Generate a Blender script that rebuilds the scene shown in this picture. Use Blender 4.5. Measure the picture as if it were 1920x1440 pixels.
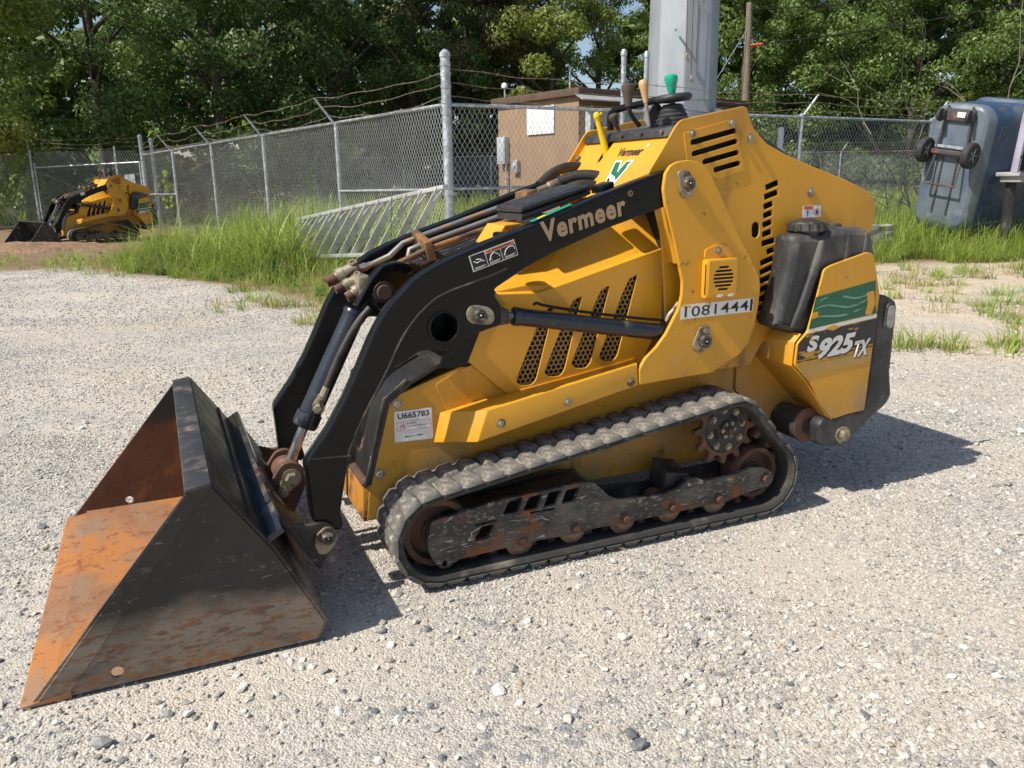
import bpy, bmesh, math, random
import numpy as np
from mathutils import Matrix, Vector
from math import sin, cos, pi, radians, hypot, atan2

SC = bpy.context.scene
COL = SC.collection
for o in list(bpy.data.objects):
    bpy.data.objects.remove(o)

# ------------------------------------------------------------------ camera
CAM_H = 1.13
TILT, ROLL = 0.25097, -0.01222
cd = bpy.data.cameras.new('camera')
cam = bpy.data.objects.new('camera', cd)
COL.objects.link(cam)
cd.sensor_width = 36.0
cd.lens = 1490 / 1920 * 36.0
cd.clip_start, cd.clip_end = 0.05, 800
_up0 = Vector((0, sin(TILT), cos(TILT)))
_rt0 = Vector((1, 0, 0))
_fw = Vector((0, cos(TILT), -sin(TILT)))
_rt = cos(ROLL) * _rt0 + sin(ROLL) * _up0
_up = -sin(ROLL) * _rt0 + cos(ROLL) * _up0
_m = Matrix((_rt, _up, -_fw)).transposed().to_4x4()
_m.translation = (0, 0, CAM_H)
cam.matrix_world = _m
SC.camera = cam

# ------------------------------------------------------------------ sky, sun, exposure
YAW = radians(23.6)                      # the loader's rearward axis in the world
U = Vector((cos(YAW), sin(YAW), 0))
Nn = Vector((-sin(YAW), cos(YAW), 0))
sun_travel = (U * 0.90 + Nn * 0.08 + Vector((0, 0, -1))).normalized()
to_sun = -sun_travel
SUN_EL = math.asin(to_sun.z)
SUN_AZ = atan2(to_sun.x, to_sun.y)
w = bpy.data.worlds.new('World')
SC.world = w
w.use_nodes = True
nt = w.node_tree
nt.nodes.clear()
sky = nt.nodes.new('ShaderNodeTexSky')
sky.sky_type = 'NISHITA'
sky.sun_disc = False
sky.sun_elevation = SUN_EL
sky.sun_rotation = SUN_AZ
sky.air_density, sky.dust_density, sky.ozone_density = 1.0, 1.2, 1.0
bg = nt.nodes.new('ShaderNodeBackground')
bg.inputs['Strength'].default_value = 0.105
wo = nt.nodes.new('ShaderNodeOutputWorld')
nt.links.new(sky.outputs[0], bg.inputs[0])
nt.links.new(bg.outputs[0], wo.inputs[0])
sd = bpy.data.lights.new('sun', 'SUN')
sd.energy = 4.9
sd.angle = radians(0.55)
sd.color = (1.0, 0.945, 0.855)
sun = bpy.data.objects.new('sun', sd)
COL.objects.link(sun)
sun.rotation_euler = to_sun.to_track_quat('Z', 'Y').to_euler()
sun.location = (0, 0, 30)
SC.view_settings.view_transform = 'Standard'
SC.view_settings.look = 'None'
SC.view_settings.exposure = 0.3
SC.view_settings.gamma = 1.0
SC.view_settings.use_curve_mapping = False
SC.render.engine = 'CYCLES'
SC.cycles.max_bounces = 6
SC.cycles.diffuse_bounces = 3
SC.cycles.glossy_bounces = 3
SC.cycles.transmission_bounces = 3
SC.cycles.transparent_max_bounces = 6
SC.cycles.use_denoising = True

# ------------------------------------------------------------------ node materials
class NB:
    def __init__(s, name):
        s.m = bpy.data.materials.new(name)
        s.m.use_nodes = True
        s.t = s.m.node_tree
        s.b = s.t.nodes['Principled BSDF']
        s.co = s.t.nodes.new('ShaderNodeTexCoord').outputs['Object']
    def put(s, sock, v):
        if hasattr(v, 'is_output'):
            s.t.links.new(v, sock)
        elif isinstance(v, (tuple, list)) and len(v) == 3 and sock.type == 'RGBA':
            sock.default_value = (*v, 1)
        else:
            sock.default_value = v
    def node(s, typ, out=0, props=None, **ins):
        n = s.t.nodes.new(typ)
        for k, v in (props or {}).items():
            setattr(n, k, v)
        for k, v in ins.items():
            s.put(n.inputs[int(k[1:])] if k[0] == '_' and k[1:].isdigit() else n.inputs[k.replace('_', ' ')], v)
        return n.outputs[out]
    def vec(s, sc=(1, 1, 1), co=None, rot=(0, 0, 0)):
        return s.node('ShaderNodeMapping', Vector=co or s.co, Scale=sc, Rotation=rot)
    def noise(s, scale, detail=3, rough=.55, sc=(1, 1, 1), co=None, dist=0, rot=(0, 0, 0)):
        v = s.vec(sc, co, rot) if sc != (1, 1, 1) or rot != (0, 0, 0) else (co or s.co)
        return s.node('ShaderNodeTexNoise', Vector=v, Scale=scale, Detail=detail, Roughness=rough, Distortion=dist)
    def rng(s, v, a, b, c=0., d=1., smooth=True):
        return s.node('ShaderNodeMapRange', props={'interpolation_type': 'SMOOTHSTEP' if smooth else 'LINEAR'}, Value=v, _1=a, _2=b, _3=c, _4=d)
    def math(s, op, a, b=0.):
        return s.node('ShaderNodeMath', props={'operation': op}, _0=a, _1=b)
    def mix(s, f, a, b):
        n = s.t.nodes.new('ShaderNodeMix')
        n.data_type = 'RGBA'
        s.put(n.inputs[0], f); s.put(n.inputs[6], a); s.put(n.inputs[7], b)
        return n.outputs[2]
    def mixf(s, f, a, b):
        n = s.t.nodes.new('ShaderNodeMix')
        s.put(n.inputs[0], f); s.put(n.inputs[2], a); s.put(n.inputs[3], b)
        return n.outputs[0]
    def z(s):
        return s.node('ShaderNodeSeparateXYZ', 2, Vector=s.co)
    def bump(s, h, strength=.3, dist=.01, prev=None):
        k = dict(Strength=strength, Distance=dist, Height=h)
        if prev is not None:
            k['Normal'] = prev
        n = s.node('ShaderNodeBump', **k)
        s.put(s.b.inputs['Normal'], n)
        return n
    def end(s, color=None, rough=None, metal=None, spec=None, coat=None):
        for k, v in (('Base Color', color), ('Roughness', rough), ('Metallic', metal), ('Specular IOR Level', spec), ('Coat Weight', coat)):
            if v is not None:
                s.put(s.b.inputs[k], v)
        return s.m


def surf(name, base, rough=.5, metal=0., layers=(), var=.12, vscale=3., bump=0., bscale=60., spec=.5, coat=0.):
    """paint or metal with uneven tone; layers = (colour, scale, lo, hi, stretch, rough, z_lo, z_hi)"""
    b = NB(name)
    n = b.noise(vscale, 4, .6)
    c = b.mix(b.rng(n, .3, .7), tuple(x * (1 - var) for x in base), tuple(min(1, x * (1 + var)) for x in base))
    r = b.rng(b.noise(vscale * 5, 4), .3, .7, rough * .85, min(1, rough * 1.2))
    for L_ in layers:
        col, sc, lo, hi, st, lr = L_[:6]
        if lo < 0:                                # thin scratch lines: where a stretched noise crosses its middle
            nn = b.noise(sc, 3, .5, st, dist=.6)
            f = b.rng(b.math('ABSOLUTE', b.math('SUBTRACT', nn, .5)), -lo, -lo * .3)
            f = b.math('MULTIPLY', f, b.rng(b.noise(sc * 1.7, 3), .5, hi))
        else:
            f = b.rng(b.noise(sc, 5, .62, st), lo, hi)
        if len(L_) > 6:
            zz = b.math('ADD', b.z(), b.math('MULTIPLY', b.noise(7, 4), .12))
            f = b.math('MULTIPLY', f, b.rng(zz, L_[6] + .06, L_[7] + .06))
        c = b.mix(f, c, col)
        if lr is not None:
            r = b.mixf(f, r, lr)
    if bump:
        b.bump(b.noise(bscale, 4, .6), bump, .004)
    return b.end(c, r, metal, spec, coat)

S3 = (1, 1, 1)
DUST = (.36, .31, .24)
MT = {}
MT['yellow'] = surf('yellow_paint', (.655, .315, .02), .40, layers=[((.50, .235, .025), 1.8, .42, .70, S3, .5), (DUST, 5, .56, .95, S3, .7), ((.20, .12, .04), 3.2, .56, .84, (3, 3, .7), .65), ((.10, .06, .03), 34, .65, .74, S3, .7), ((.16, .10, .05), 14, .62, .78, S3, .65), ((.26, .20, .13), 5, .35, .80, S3, .8, .50, .22), ((.10, .07, .04), 9, .52, .72, S3, .75, .36, .24), ((.42, .36, .26), 60, .72, .78, (1, 1, .25), .7)], var=.05, spec=.4, coat=.12)
MT['yellow_clean'] = surf('yellow_hood_paint', (.675, .325, .02), .36, layers=[((.54, .25, .022), 2.0, .45, .72, S3, .5), (DUST, 4, .58, .95, S3, .7), ((.20, .12, .04), 11, .66, .84, S3, .65), ((.12, .07, .03), 45, .70, .76, S3, .7)], var=.04, coat=.1)
MT['black'] = surf('black_gloss_paint', (.006, .006, .0065), .24, layers=[((.035, .031, .026), 5, .60, .9, S3, .5), ((.45, .42, .36), 75, .725, .77, (1, 1, .3), .6)], var=.1, spec=.25)
MT['black_worn'] = surf('worn_black_paint', (.018, .018, .018), .5, layers=[((.13, .10, .075), 8, .48, .74, S3, .8), ((.17, .065, .025), 11, .54, .70, S3, .85), ((.38, .36, .33), 60, .66, .72, (.35, 1, 1.6), .55)], bump=.15)
MT['frame_worn'] = surf('scraped_track_frame_paint', (.030, .030, .029), .55, layers=[((.45, .40, .33), 12, -.012, .55, (.35, 1, 1.5), .6), ((.20, .18, .15), 40, -.03, .56, (.25, 1, 1.3), .6), ((.15, .13, .10), 7, .42, .70, (1, 1, 1.4), .8), ((.19, .075, .03), 10, .50, .62, S3, .85, .13, .08), ((.19, .075, .03), 13, .56, .66, S3, .85), ((.42, .38, .32), 55, .63, .70, (.3, 1, 2.0), .6)], bump=.2)
MT['plastic'] = surf('black_plastic', (.026, .026, .027), .5, layers=[((.15, .135, .115), 4, .45, .75, S3, .8), ((.20, .18, .15), 50, .55, .9, S3, .8)], bump=.06, bscale=400)
MT['rubber'] = surf('track_rubber', (.035, .033, .031), .75, layers=[(DUST, 6, .50, .85, S3, .9)], bump=.15)
MT['tread'] = surf('dusty_tread_rubber', (.115, .108, .098), .9, layers=[((.30, .265, .215), 10, .44, .66, S3, .95), ((.05, .048, .046), 16, .54, .68, S3, .85), ((.36, .31, .24), 40, .58, .70, S3, .95)], var=.2, bump=.5, bscale=60)
MT['rust'] = surf('rusty_steel', (.115, .055, .033), .8, layers=[((.20, .085, .035), 12, .50, .70, S3, .85), ((.05, .035, .03), 9, .45, .68, S3, .7), ((.26, .20, .14), 7, .55, .8, S3, .9)], var=.2, bump=.3)
MT['roller'] = surf('dusty_rusted_roller', (.26, .165, .105), .8, layers=[((.13, .065, .035), 14, .46, .66, S3, .85)], bump=.2)
MT['rust_orange'] = surf('orange_rusted_floor', (.285, .135, .062), .75, layers=[((.40, .155, .04), 2.6, .48, .56, S3, .75), ((.27, .17, .10), 12, .46, .64, (1, .35, 1), .6), ((.22, .075, .03), 26, .52, .68, S3, .85), ((.40, .30, .20), 20, -.012, .5, (.3, 1, 1), .6), ((.13, .06, .03), 70, .62, .70, S3, .85)], var=.15, bump=.2)
MT['rust_dark'] = surf('dark_rusted_side', (.11, .045, .022), .8, layers=[((.20, .08, .03), 10, .5, .68, S3, .85), ((.02, .018, .018), 8, .25, .40, S3, .6, .30, .36)], var=.2, bump=.2)
MT['bucket'] = surf('scraped_bucket_paint', (.013, .012, .011), .42, layers=[((.215, .175, .135), 9, .26, .46, (.4, 1, 1), .6, .19, .11), ((.20, .10, .05), 90, .52, .60, (.35, 1, 1), .8, .18, .12), ((.13, .075, .045), 55, .55, .66, (.3, 1, 1), .8, .20, .14), ((.22, .11, .05), 7, .50, .85, (.5, 1, 1), .8, .16, .08), ((.27, .12, .045), 70, .46, .60, (.4, 1, 1), .85, .055, .02), ((.05, .035, .024), 5, .52, .85, S3, .75), ((.13, .115, .092), 20, -.007, .68, (.10, 1, 1.3), .5), ((.17, .145, .115), 30, -.014, .60, (.07, 1, 1.3), .5, .30, .18), ((.36, .32, .25), 50, .72, .75, (.6, 1, 1), .5)], bump=.12)
MT['bucket_top'] = surf('worn_bucket_top', (.030, .030, .031), .5, layers=[((.11, .095, .08), 14, .46, .72, S3, .6), ((.30, .17, .09), 14, .60, .75, S3, .8)], bump=.1)
MT['orange_bumper'] = surf('rusted_orange_bumper', (.45, .20, .03), .65, layers=[((.18, .07, .025), 14, .46, .62, S3, .85), ((.12, .08, .06), 9, .56, .75, S3, .8)], bump=.2)
MT['cover'] = surf('scuffed_front_cover', (.02, .019, .018), .42, layers=[((.10, .09, .078), 6, .48, .74, (1, .3, .5), .6), ((.20, .10, .055), 8, .58, .72, S3, .8), ((.02, .02, .02), 10, .58, .68, S3, .5)], bump=.1)
MT['zinc'] = surf('zinc_fitting', (.36, .31, .22), .45, .6, layers=[((.13, .085, .055), 20, .48, .66, S3, .75)], bump=.1)
MT['steel'] = surf('steel_tube', (.36, .35, .32), .38, .7, layers=[((.34, .20, .10), 14, .50, .66, S3, .7)], bump=.05)
MT['tube_orange'] = surf('tube_orange_reflection', (.15, .10, .065), .5, .3, layers=[((.32, .15, .04), 9, .48, .68, S3, .7), ((.04, .035, .03), 7, .5, .65, S3, .6)], bump=.1)  # orange layer colours in the yellow body's reflection on the tubes
MT['chrome'] = surf('chrome_rod', (.45, .44, .42), .22, .9, layers=[((.2, .16, .12), 14, .5, .7, S3, .6)])
MT['cyl'] = surf('blue_black_cylinder', (.014, .017, .026), .28, layers=[(DUST, 10, .56, .9, S3, .6), ((.4, .4, .4), 90, .72, .77, S3, .5)], coat=.2)
MT['hose'] = surf('hydraulic_hose', (.018, .015, .013), .6, layers=[((.09, .065, .045), 9, .50, .80, S3, .85)], bump=.15, bscale=200)
MT['dark'] = surf('dark_interior', (.008, .008, .008), .8)
MT['white'] = surf('white_sticker', (.78, .78, .77), .45, var=.03)
MT['white_worn'] = surf('worn_white_decal', (.72, .70, .66), .5, layers=[((.52, .26, .03), 16, .60, .66, (1, 1, 2), .5)], var=.05)
MT['ink'] = surf('black_ink', (.012, .012, .014), .5)
MT['red'] = surf('red_ink', (.62, .10, .05), .5)
MT['orange_ink'] = surf('faded_orange_ink', (.48, .15, .06), .5)
MT['tan_ink'] = surf('worn_gold_lettering', (.40, .27, .15), .5, layers=[((.03, .03, .03), 40, .66, .72, S3, .5)], var=.15)
MT['brown_ink'] = surf('dark_brown_lettering', (.06, .025, .015), .5)
MT['green_decal'] = surf('scratched_green_decal', (.012, .11, .05), .4, layers=[((.58, .29, .03), 9, .63, .66, S3, .5), ((.35, .42, .36), 26, .64, .70, (.25, 1, 1.8), .5)], var=.15)
MT['wave'] = surf('pale_wave_stroke', (.16, .30, .22), .5, layers=[((.012, .11, .05), 30, .52, .60, (.3, 1, 1.5), .5)])
MT['black_decal'] = surf('scratched_black_decal', (.02, .02, .02), .4, layers=[((.55, .27, .03), 10, .58, .62, (.6, 1, 2.2), .5), ((.30, .28, .24), 30, .68, .73, (.25, 1, 1.8), .5)])
MT['tan_decal'] = surf('faded_tan_decal', (.45, .27, .07), .5)
MT['green_knob'] = surf('green_knob', (.0, .34, .19), .3, coat=.3)
MT['brown_knob'] = surf('brown_knob', (.085, .062, .045), .4)
MT['beige_knob'] = surf('beige_knob', (.58, .36, .17), .45)
MT['yellow_lever'] = surf('bright_yellow_lever', (.75, .52, .01), .4)
MT['lens'] = surf('clear_lamp_lens', (.35, .35, .36), .15, .6)
MT['galv'] = surf('galvanised_steel', (.38, .40, .42), .42, .55, layers=[((.60, .61, .62), 14, .5, .62, S3, .5)], var=.1)
MT['galv_wire'] = surf('galvanised_wire', (.54, .55, .55), .5, .15, var=.1)
MT['barbed'] = surf('weathered_barbed_wire', (.24, .20, .15), .6, .4, layers=[((.16, .08, .04), 5, .5, .65, S3, .8)])
MT['galv_rust'] = surf('rusting_rail', (.36, .36, .36), .5, .5, layers=[((.28, .12, .05), 1.2, .45, .60, S3, .8)])
MT['alu'] = surf('weathered_aluminium', (.56, .56, .54), .45, .55, layers=[((.38, .37, .34), 10, .5, .7, S3, .6)])


# ------------------------------------------------------------------ geometry helpers
def link(o, parent=None):
    COL.objects.link(o)
    if parent is not None:
        o.parent = parent
    return o

def tag(o, label=None, cat=None, group=None, kind=None):
    for k, v in (('label', label), ('category', cat), ('group', group), ('kind', kind)):
        if v:
            o[k] = v
    return o

def empty(name, loc=(0, 0, 0), rz=0, label=None, cat=None, group=None):
    o = bpy.data.objects.new(name, None)
    o.location = loc
    o.rotation_euler = (0, 0, rz)
    o.empty_display_size = .2
    link(o)
    return tag(o, label, cat, group)

def meshobj(name, V, Fc, mat, parent=None, smooth=None, mats=None, midx=None):
    me = bpy.data.meshes.new(name)
    me.from_pydata([tuple(v) for v in V], [], Fc)
    for m in (mats or [mat]):
        me.materials.append(MT[m] if isinstance(m, str) else m)
    if midx is not None:
        me.polygons.foreach_set('material_index', midx)
    bm = bmesh.new(); bm.from_mesh(me)
    bmesh.ops.recalc_face_normals(bm, faces=bm.faces)
    bm.to_mesh(me); bm.free()
    if smooth is not None:
        me.polygons.foreach_set('use_smooth', [True] * len(me.polygons))
        me.set_sharp_from_angle(angle=radians(smooth))
    me.update()
    o = bpy.data.objects.new(name, me)
    return link(o, parent)

def fillet(pts, r, n=4):
    out = []
    k = len(pts)
    for i in range(k):
        p0, p, p1 = Vector(pts[i - 1]), Vector(pts[i]), Vector(pts[(i + 1) % k])
        rr = r[i] if isinstance(r, (list, tuple)) else r
        a, b = p0 - p, p1 - p
        la, lb = a.length, b.length
        if rr <= 0 or la < 1e-6 or lb < 1e-6:
            out.append(tuple(p)); continue
        d = min(rr, la * .48, lb * .48)
        A_, B_ = p + a / la * d, p + b / lb * d
        for j in range(n + 1):
            t = j / n
            q = A_ * (1 - t) ** 2 + p * 2 * t * (1 - t) + B_ * t * t
            out.append(tuple(q))
    return out

def circ(c, r, n=20, a0=0.):
    return [(c[0] + r * cos(a0 + 2 * pi * i / n), c[1] + r * sin(a0 + 2 * pi * i / n)) for i in range(n)]

def capsule(a, b, r, n=6):
    a, b = Vector(a), Vector(b)
    d = (b - a).normalized(); t0 = atan2(d.y, d.x)
    return [(b.x + r * cos(t0 - pi / 2 + pi * i / n), b.y + r * sin(t0 - pi / 2 + pi * i / n)) for i in range(n + 1)] + \
           [(a.x + r * cos(t0 + pi / 2 + pi * i / n), a.y + r * sin(t0 + pi / 2 + pi * i / n)) for i in range(n + 1)]

def _curve_mesh(name, loops, thick, bevel, res=1):
    cu = bpy.data.curves.new(name, 'CURVE')
    cu.dimensions = '2D'
    cu.fill_mode = 'BOTH'
    cu.bevel_depth = bevel
    cu.bevel_resolution = res
    cu.extrude = max(thick / 2 - bevel, 0)
    cu.offset = -bevel
    for lp in loops:
        sp = cu.splines.new('POLY')
        sp.points.add(len(lp) - 1)
        for i, p in enumerate(lp):
            sp.points[i].co = (p[0], p[1], 0, 1)
        sp.use_cyclic_u = True
    ob = bpy.data.objects.new(name, cu)
    me = bpy.data.meshes.new_from_object(ob)
    bpy.data.objects.remove(ob)
    bpy.data.curves.remove(cu)
    me.name = name
    return me

def _xf(me, M4):
    me.transform(M4)
    me.update()

def plate(name, outline, y0, y1, mat, parent=None, holes=(), bevel=.002, M4=None, smooth=35):
    """extruded outline (x,z) between the planes y0 and y1, with holes and rounded edges"""
    th = abs(y1 - y0)
    bevel = min(bevel, th * .45)
    me = _curve_mesh(name, [outline] + list(holes), th, bevel)
    mid = (y0 + y1) / 2
    _xf(me, M4 if M4 is not None else Matrix(((1, 0, 0, 0), (0, 0, -1, mid), (0, 1, 0, 0), (0, 0, 0, 1))))
    me.materials.clear(); me.materials.append(MT[mat] if isinstance(mat, str) else mat)
    me.polygons.foreach_set('use_smooth', [True] * len(me.polygons))
    me.set_sharp_from_angle(angle=radians(smooth))
    return link(bpy.data.objects.new(name, me), parent)

def quadM(bl, br, tl, w_, h_):
    """matrix that maps the flat rectangle w_ x h_ onto the 3-D parallelogram bl, br, tl"""
    bl, br, tl = Vector(bl), Vector(br), Vector(tl)
    ex, ey = (br - bl) / w_, (tl - bl) / h_
    n_ = ex.cross(ey).normalized()
    return Matrix(((ex.x, ey.x, n_.x, bl.x), (ex.y, ey.y, n_.y, bl.y), (ex.z, ey.z, n_.z, bl.z), (0, 0, 0, 1)))

def text(name, body, mat, parent, bl, br, tl, bold=.0, shear=0., spacing=1., thick=.0006):
    cu = bpy.data.curves.new(name, 'FONT')
    cu.body = body
    cu.offset = bold
    cu.shear = shear
    cu.space_character = spacing
    cu.resolution_u = 3
    ob = bpy.data.objects.new(name, cu)
    me = bpy.data.meshes.new_from_object(ob)
    bpy.data.objects.remove(ob); bpy.data.curves.remove(cu)
    n_ = len(me.vertices)
    co = np.empty(n_ * 3); me.vertices.foreach_get('co', co); co = co.reshape(-1, 3)
    mn, mx = co.min(0), co.max(0)
    co -= [mn[0], mn[1], 0]
    me.vertices.foreach_set('co', co.ravel())
    _xf(me, quadM(bl, br, tl, mx[0] - mn[0], mx[1] - mn[1]))
    me.materials.clear(); me.materials.append(MT[mat])
    me.name = name
    return link(bpy.data.objects.new(name, me), parent)

def decal(name, mat, parent, bl, br, tl, th=.0008, lift=.0):
    bl, br, tl = Vector(bl), Vector(br), Vector(tl)
    n_ = (br - bl).cross(tl - bl).normalized() * th
    tr = br + tl - bl
    V = [bl, br, tr, tl, bl + n_, br + n_, tr + n_, tl + n_]
    Fc = [(4, 5, 6, 7), (0, 1, 5, 4), (1, 2, 6, 5), (2, 3, 7, 6), (3, 0, 4, 7)]
    return meshobj(name, V, Fc, mat, parent)

def frame_of(d):
    d = d.normalized()
    a = Vector((0, 0, 1)) if abs(d.z) < .9 else Vector((1, 0, 0))
    x = d.cross(a).normalized()
    return x, d.cross(x).normalized()

def tube(name, pts, r, mat, parent=None, seg=10, smoothpath=0, cap=True, build=True):
    pts = [Vector(p) for p in pts]
    for _ in range(smoothpath):
        q = [pts[0]]
        for a, b in zip(pts, pts[1:]):
            q += [a * .75 + b * .25, a * .25 + b * .75]
        q.append(pts[-1]); pts = q
    n = len(pts)
    rs = r if isinstance(r, (list, tuple)) else [r] * n
    if len(rs) != n:
        rs = list(np.interp(np.linspace(0, 1, n), np.linspace(0, 1, len(rs)), rs))
    V, Fc = [], []
    x = None
    for i, p in enumerate(pts):
        d = (pts[min(i + 1, n - 1)] - pts[max(i - 1, 0)])
        if d.length < 1e-9: d = Vector((0, 0, 1))
        d.normalize()
        if x is None:
            x, y = frame_of(d)
        else:
            x = (x - d * x.dot(d)).normalized(); y = d.cross(x)
        for k in range(seg):
            a = 2 * pi * k / seg
            V.append(p + (x * cos(a) + y * sin(a)) * rs[i])
    for i in range(n - 1):
        for k in range(seg):
            k2 = (k + 1) % seg
            Fc.append((i * seg + k, i * seg + k2, (i + 1) * seg + k2, (i + 1) * seg + k))
    if cap:
        Fc.append(tuple(range(seg - 1, -1, -1)))
        Fc.append(tuple((n - 1) * seg + k for k in range(seg)))
    if not build:
        return V, Fc
    return meshobj(name, V, Fc, mat, parent, smooth=40)

def lathe(name, prof, base, axis, mat, parent=None, seg=24, mats=None, midx=None, build=True):
    """prof = [(radius, distance along axis)], closed where the radius is 0"""
    axis = Vector(axis).normalized(); x, y = frame_of(axis); base = Vector(base)
    V, Fc, mi = [], [], []
    for r, t in prof:
        for k in range(seg):
            a = 2 * pi * k / seg
            V.append(base + axis * t + (x * cos(a) + y * sin(a)) * max(r, 1e-5))
    for i in range(len(prof) - 1):
        for k in range(seg):
            k2 = (k + 1) % seg
            Fc.append((i * seg + k, i * seg + k2, (i + 1) * seg + k2, (i + 1) * seg + k))
            mi.append(midx[i] if midx else 0)
    if not build:
        return V, Fc
    return meshobj(name, V, Fc, mat, parent, smooth=35, mats=mats, midx=mi if midx else None)

def cyl(name, a, b, r, mat, parent=None, seg=16, bev=.0, build=True):
    a, b = Vector(a), Vector(b)
    L_ = (b - a).length
    e = bev or min(r, L_) * .12
    return lathe(name, [(0, 0), (r - e, 0), (r, e), (r, L_ - e), (r - e, L_), (0, L_)], a, b - a, mat, parent, seg, build=build)

def boxgeo(lo, hi):
    x0, y0, z0 = lo; x1, y1, z1 = hi
    return [(x0, y0, z0), (x1, y0, z0), (x1, y1, z0), (x0, y1, z0), (x0, y0, z1), (x1, y0, z1), (x1, y1, z1), (x0, y1, z1)], \
           [(0, 3, 2, 1), (4, 5, 6, 7), (0, 1, 5, 4), (1, 2, 6, 5), (2, 3, 7, 6), (3, 0, 4, 7)]

def bevel_mesh(o, w_=.004, seg=2, ang=30):
    bm = bmesh.new(); bm.from_mesh(o.data)
    ed = [e for e in bm.edges if len(e.link_faces) == 2 and e.calc_face_angle(0) > radians(ang)]
    bmesh.ops.bevel(bm, geom=ed, offset=w_, segments=seg, profile=.6, affect='EDGES', clamp_overlap=True)
    bm.to_mesh(o.data); bm.free()
    o.data.polygons.foreach_set('use_smooth', [True] * len(o.data.polygons))
    o.data.set_sharp_from_angle(angle=radians(40))
    return o

def box(name, lo, hi, mat, parent=None, bev=.004, M4=None):
    V, Fc = boxgeo(lo, hi)
    o = meshobj(name, V, Fc, mat, parent)
    if bev: bevel_mesh(o, bev)
    if M4 is not None: _xf(o.data, M4)
    return o

def hexa(name, V8, mat, parent=None, bev=.004):
    """a box with eight free corners, bottom four then top four"""
    o = meshobj(name, V8, [(0, 3, 2, 1), (4, 5, 6, 7), (0, 1, 5, 4), (1, 2, 6, 5), (2, 3, 7, 6), (3, 0, 4, 7)], mat, parent)
    if bev: bevel_mesh(o, bev)
    return o

def sheet(name, polys, th, mat, parent=None, bev=0.):
    """3-D polygons sharing corners, given thickness th"""
    V, Fc, idx = [], [], {}
    for pl in polys:
        f = []
        for p in pl:
            k = tuple(round(c, 4) for c in p)
            if k not in idx:
                idx[k] = len(V); V.append(k)
            f.append(idx[k])
        Fc.append(f)
    o = meshobj(name, V, Fc, mat, parent)
    bm = bmesh.new(); bm.from_mesh(o.data)
    bmesh.ops.recalc_face_normals(bm, faces=bm.faces)
    bmesh.ops.solidify(bm, geom=bm.faces[:], thickness=th)
    bm.to_mesh(o.data); bm.free()
    if bev: bevel_mesh(o, bev)
    return o

def join_geo(parts):
    V, Fc = [], []
    for v, f in parts:
        k = len(V); V += [tuple(p) for p in v]; Fc += [tuple(i + k for i in q) for q in f]
    return V, Fc

def bolt(name, c, axis, parent, r=.011, mat='zinc'):
    """hexagonal head on a washer"""
    axis = Vector(axis).normalized(); c = Vector(c)
    a = lathe('', [(0, 0), (r * 1.45, 0), (r * 1.45, r * .22), (0, r * .22)], c, axis, mat, seg=14, build=False)
    b = lathe('', [(0, r * .2), (r, r * .2), (r, r * .8), (r * .8, r * .95), (0, r * .95)], c, axis, mat, seg=6, build=False)
    V, Fc = join_geo([a, b])
    return meshobj(name, V, Fc, mat, parent, smooth=30)

def copy_tree(o, parent=None, skip=()):
    c = o.copy()
    COL.objects.link(c)
    c.parent = parent
    for ch in list(o.children):
        if ch.name.split('.')[0] not in skip:
            copy_tree(ch, c, skip)
    return c

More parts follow.
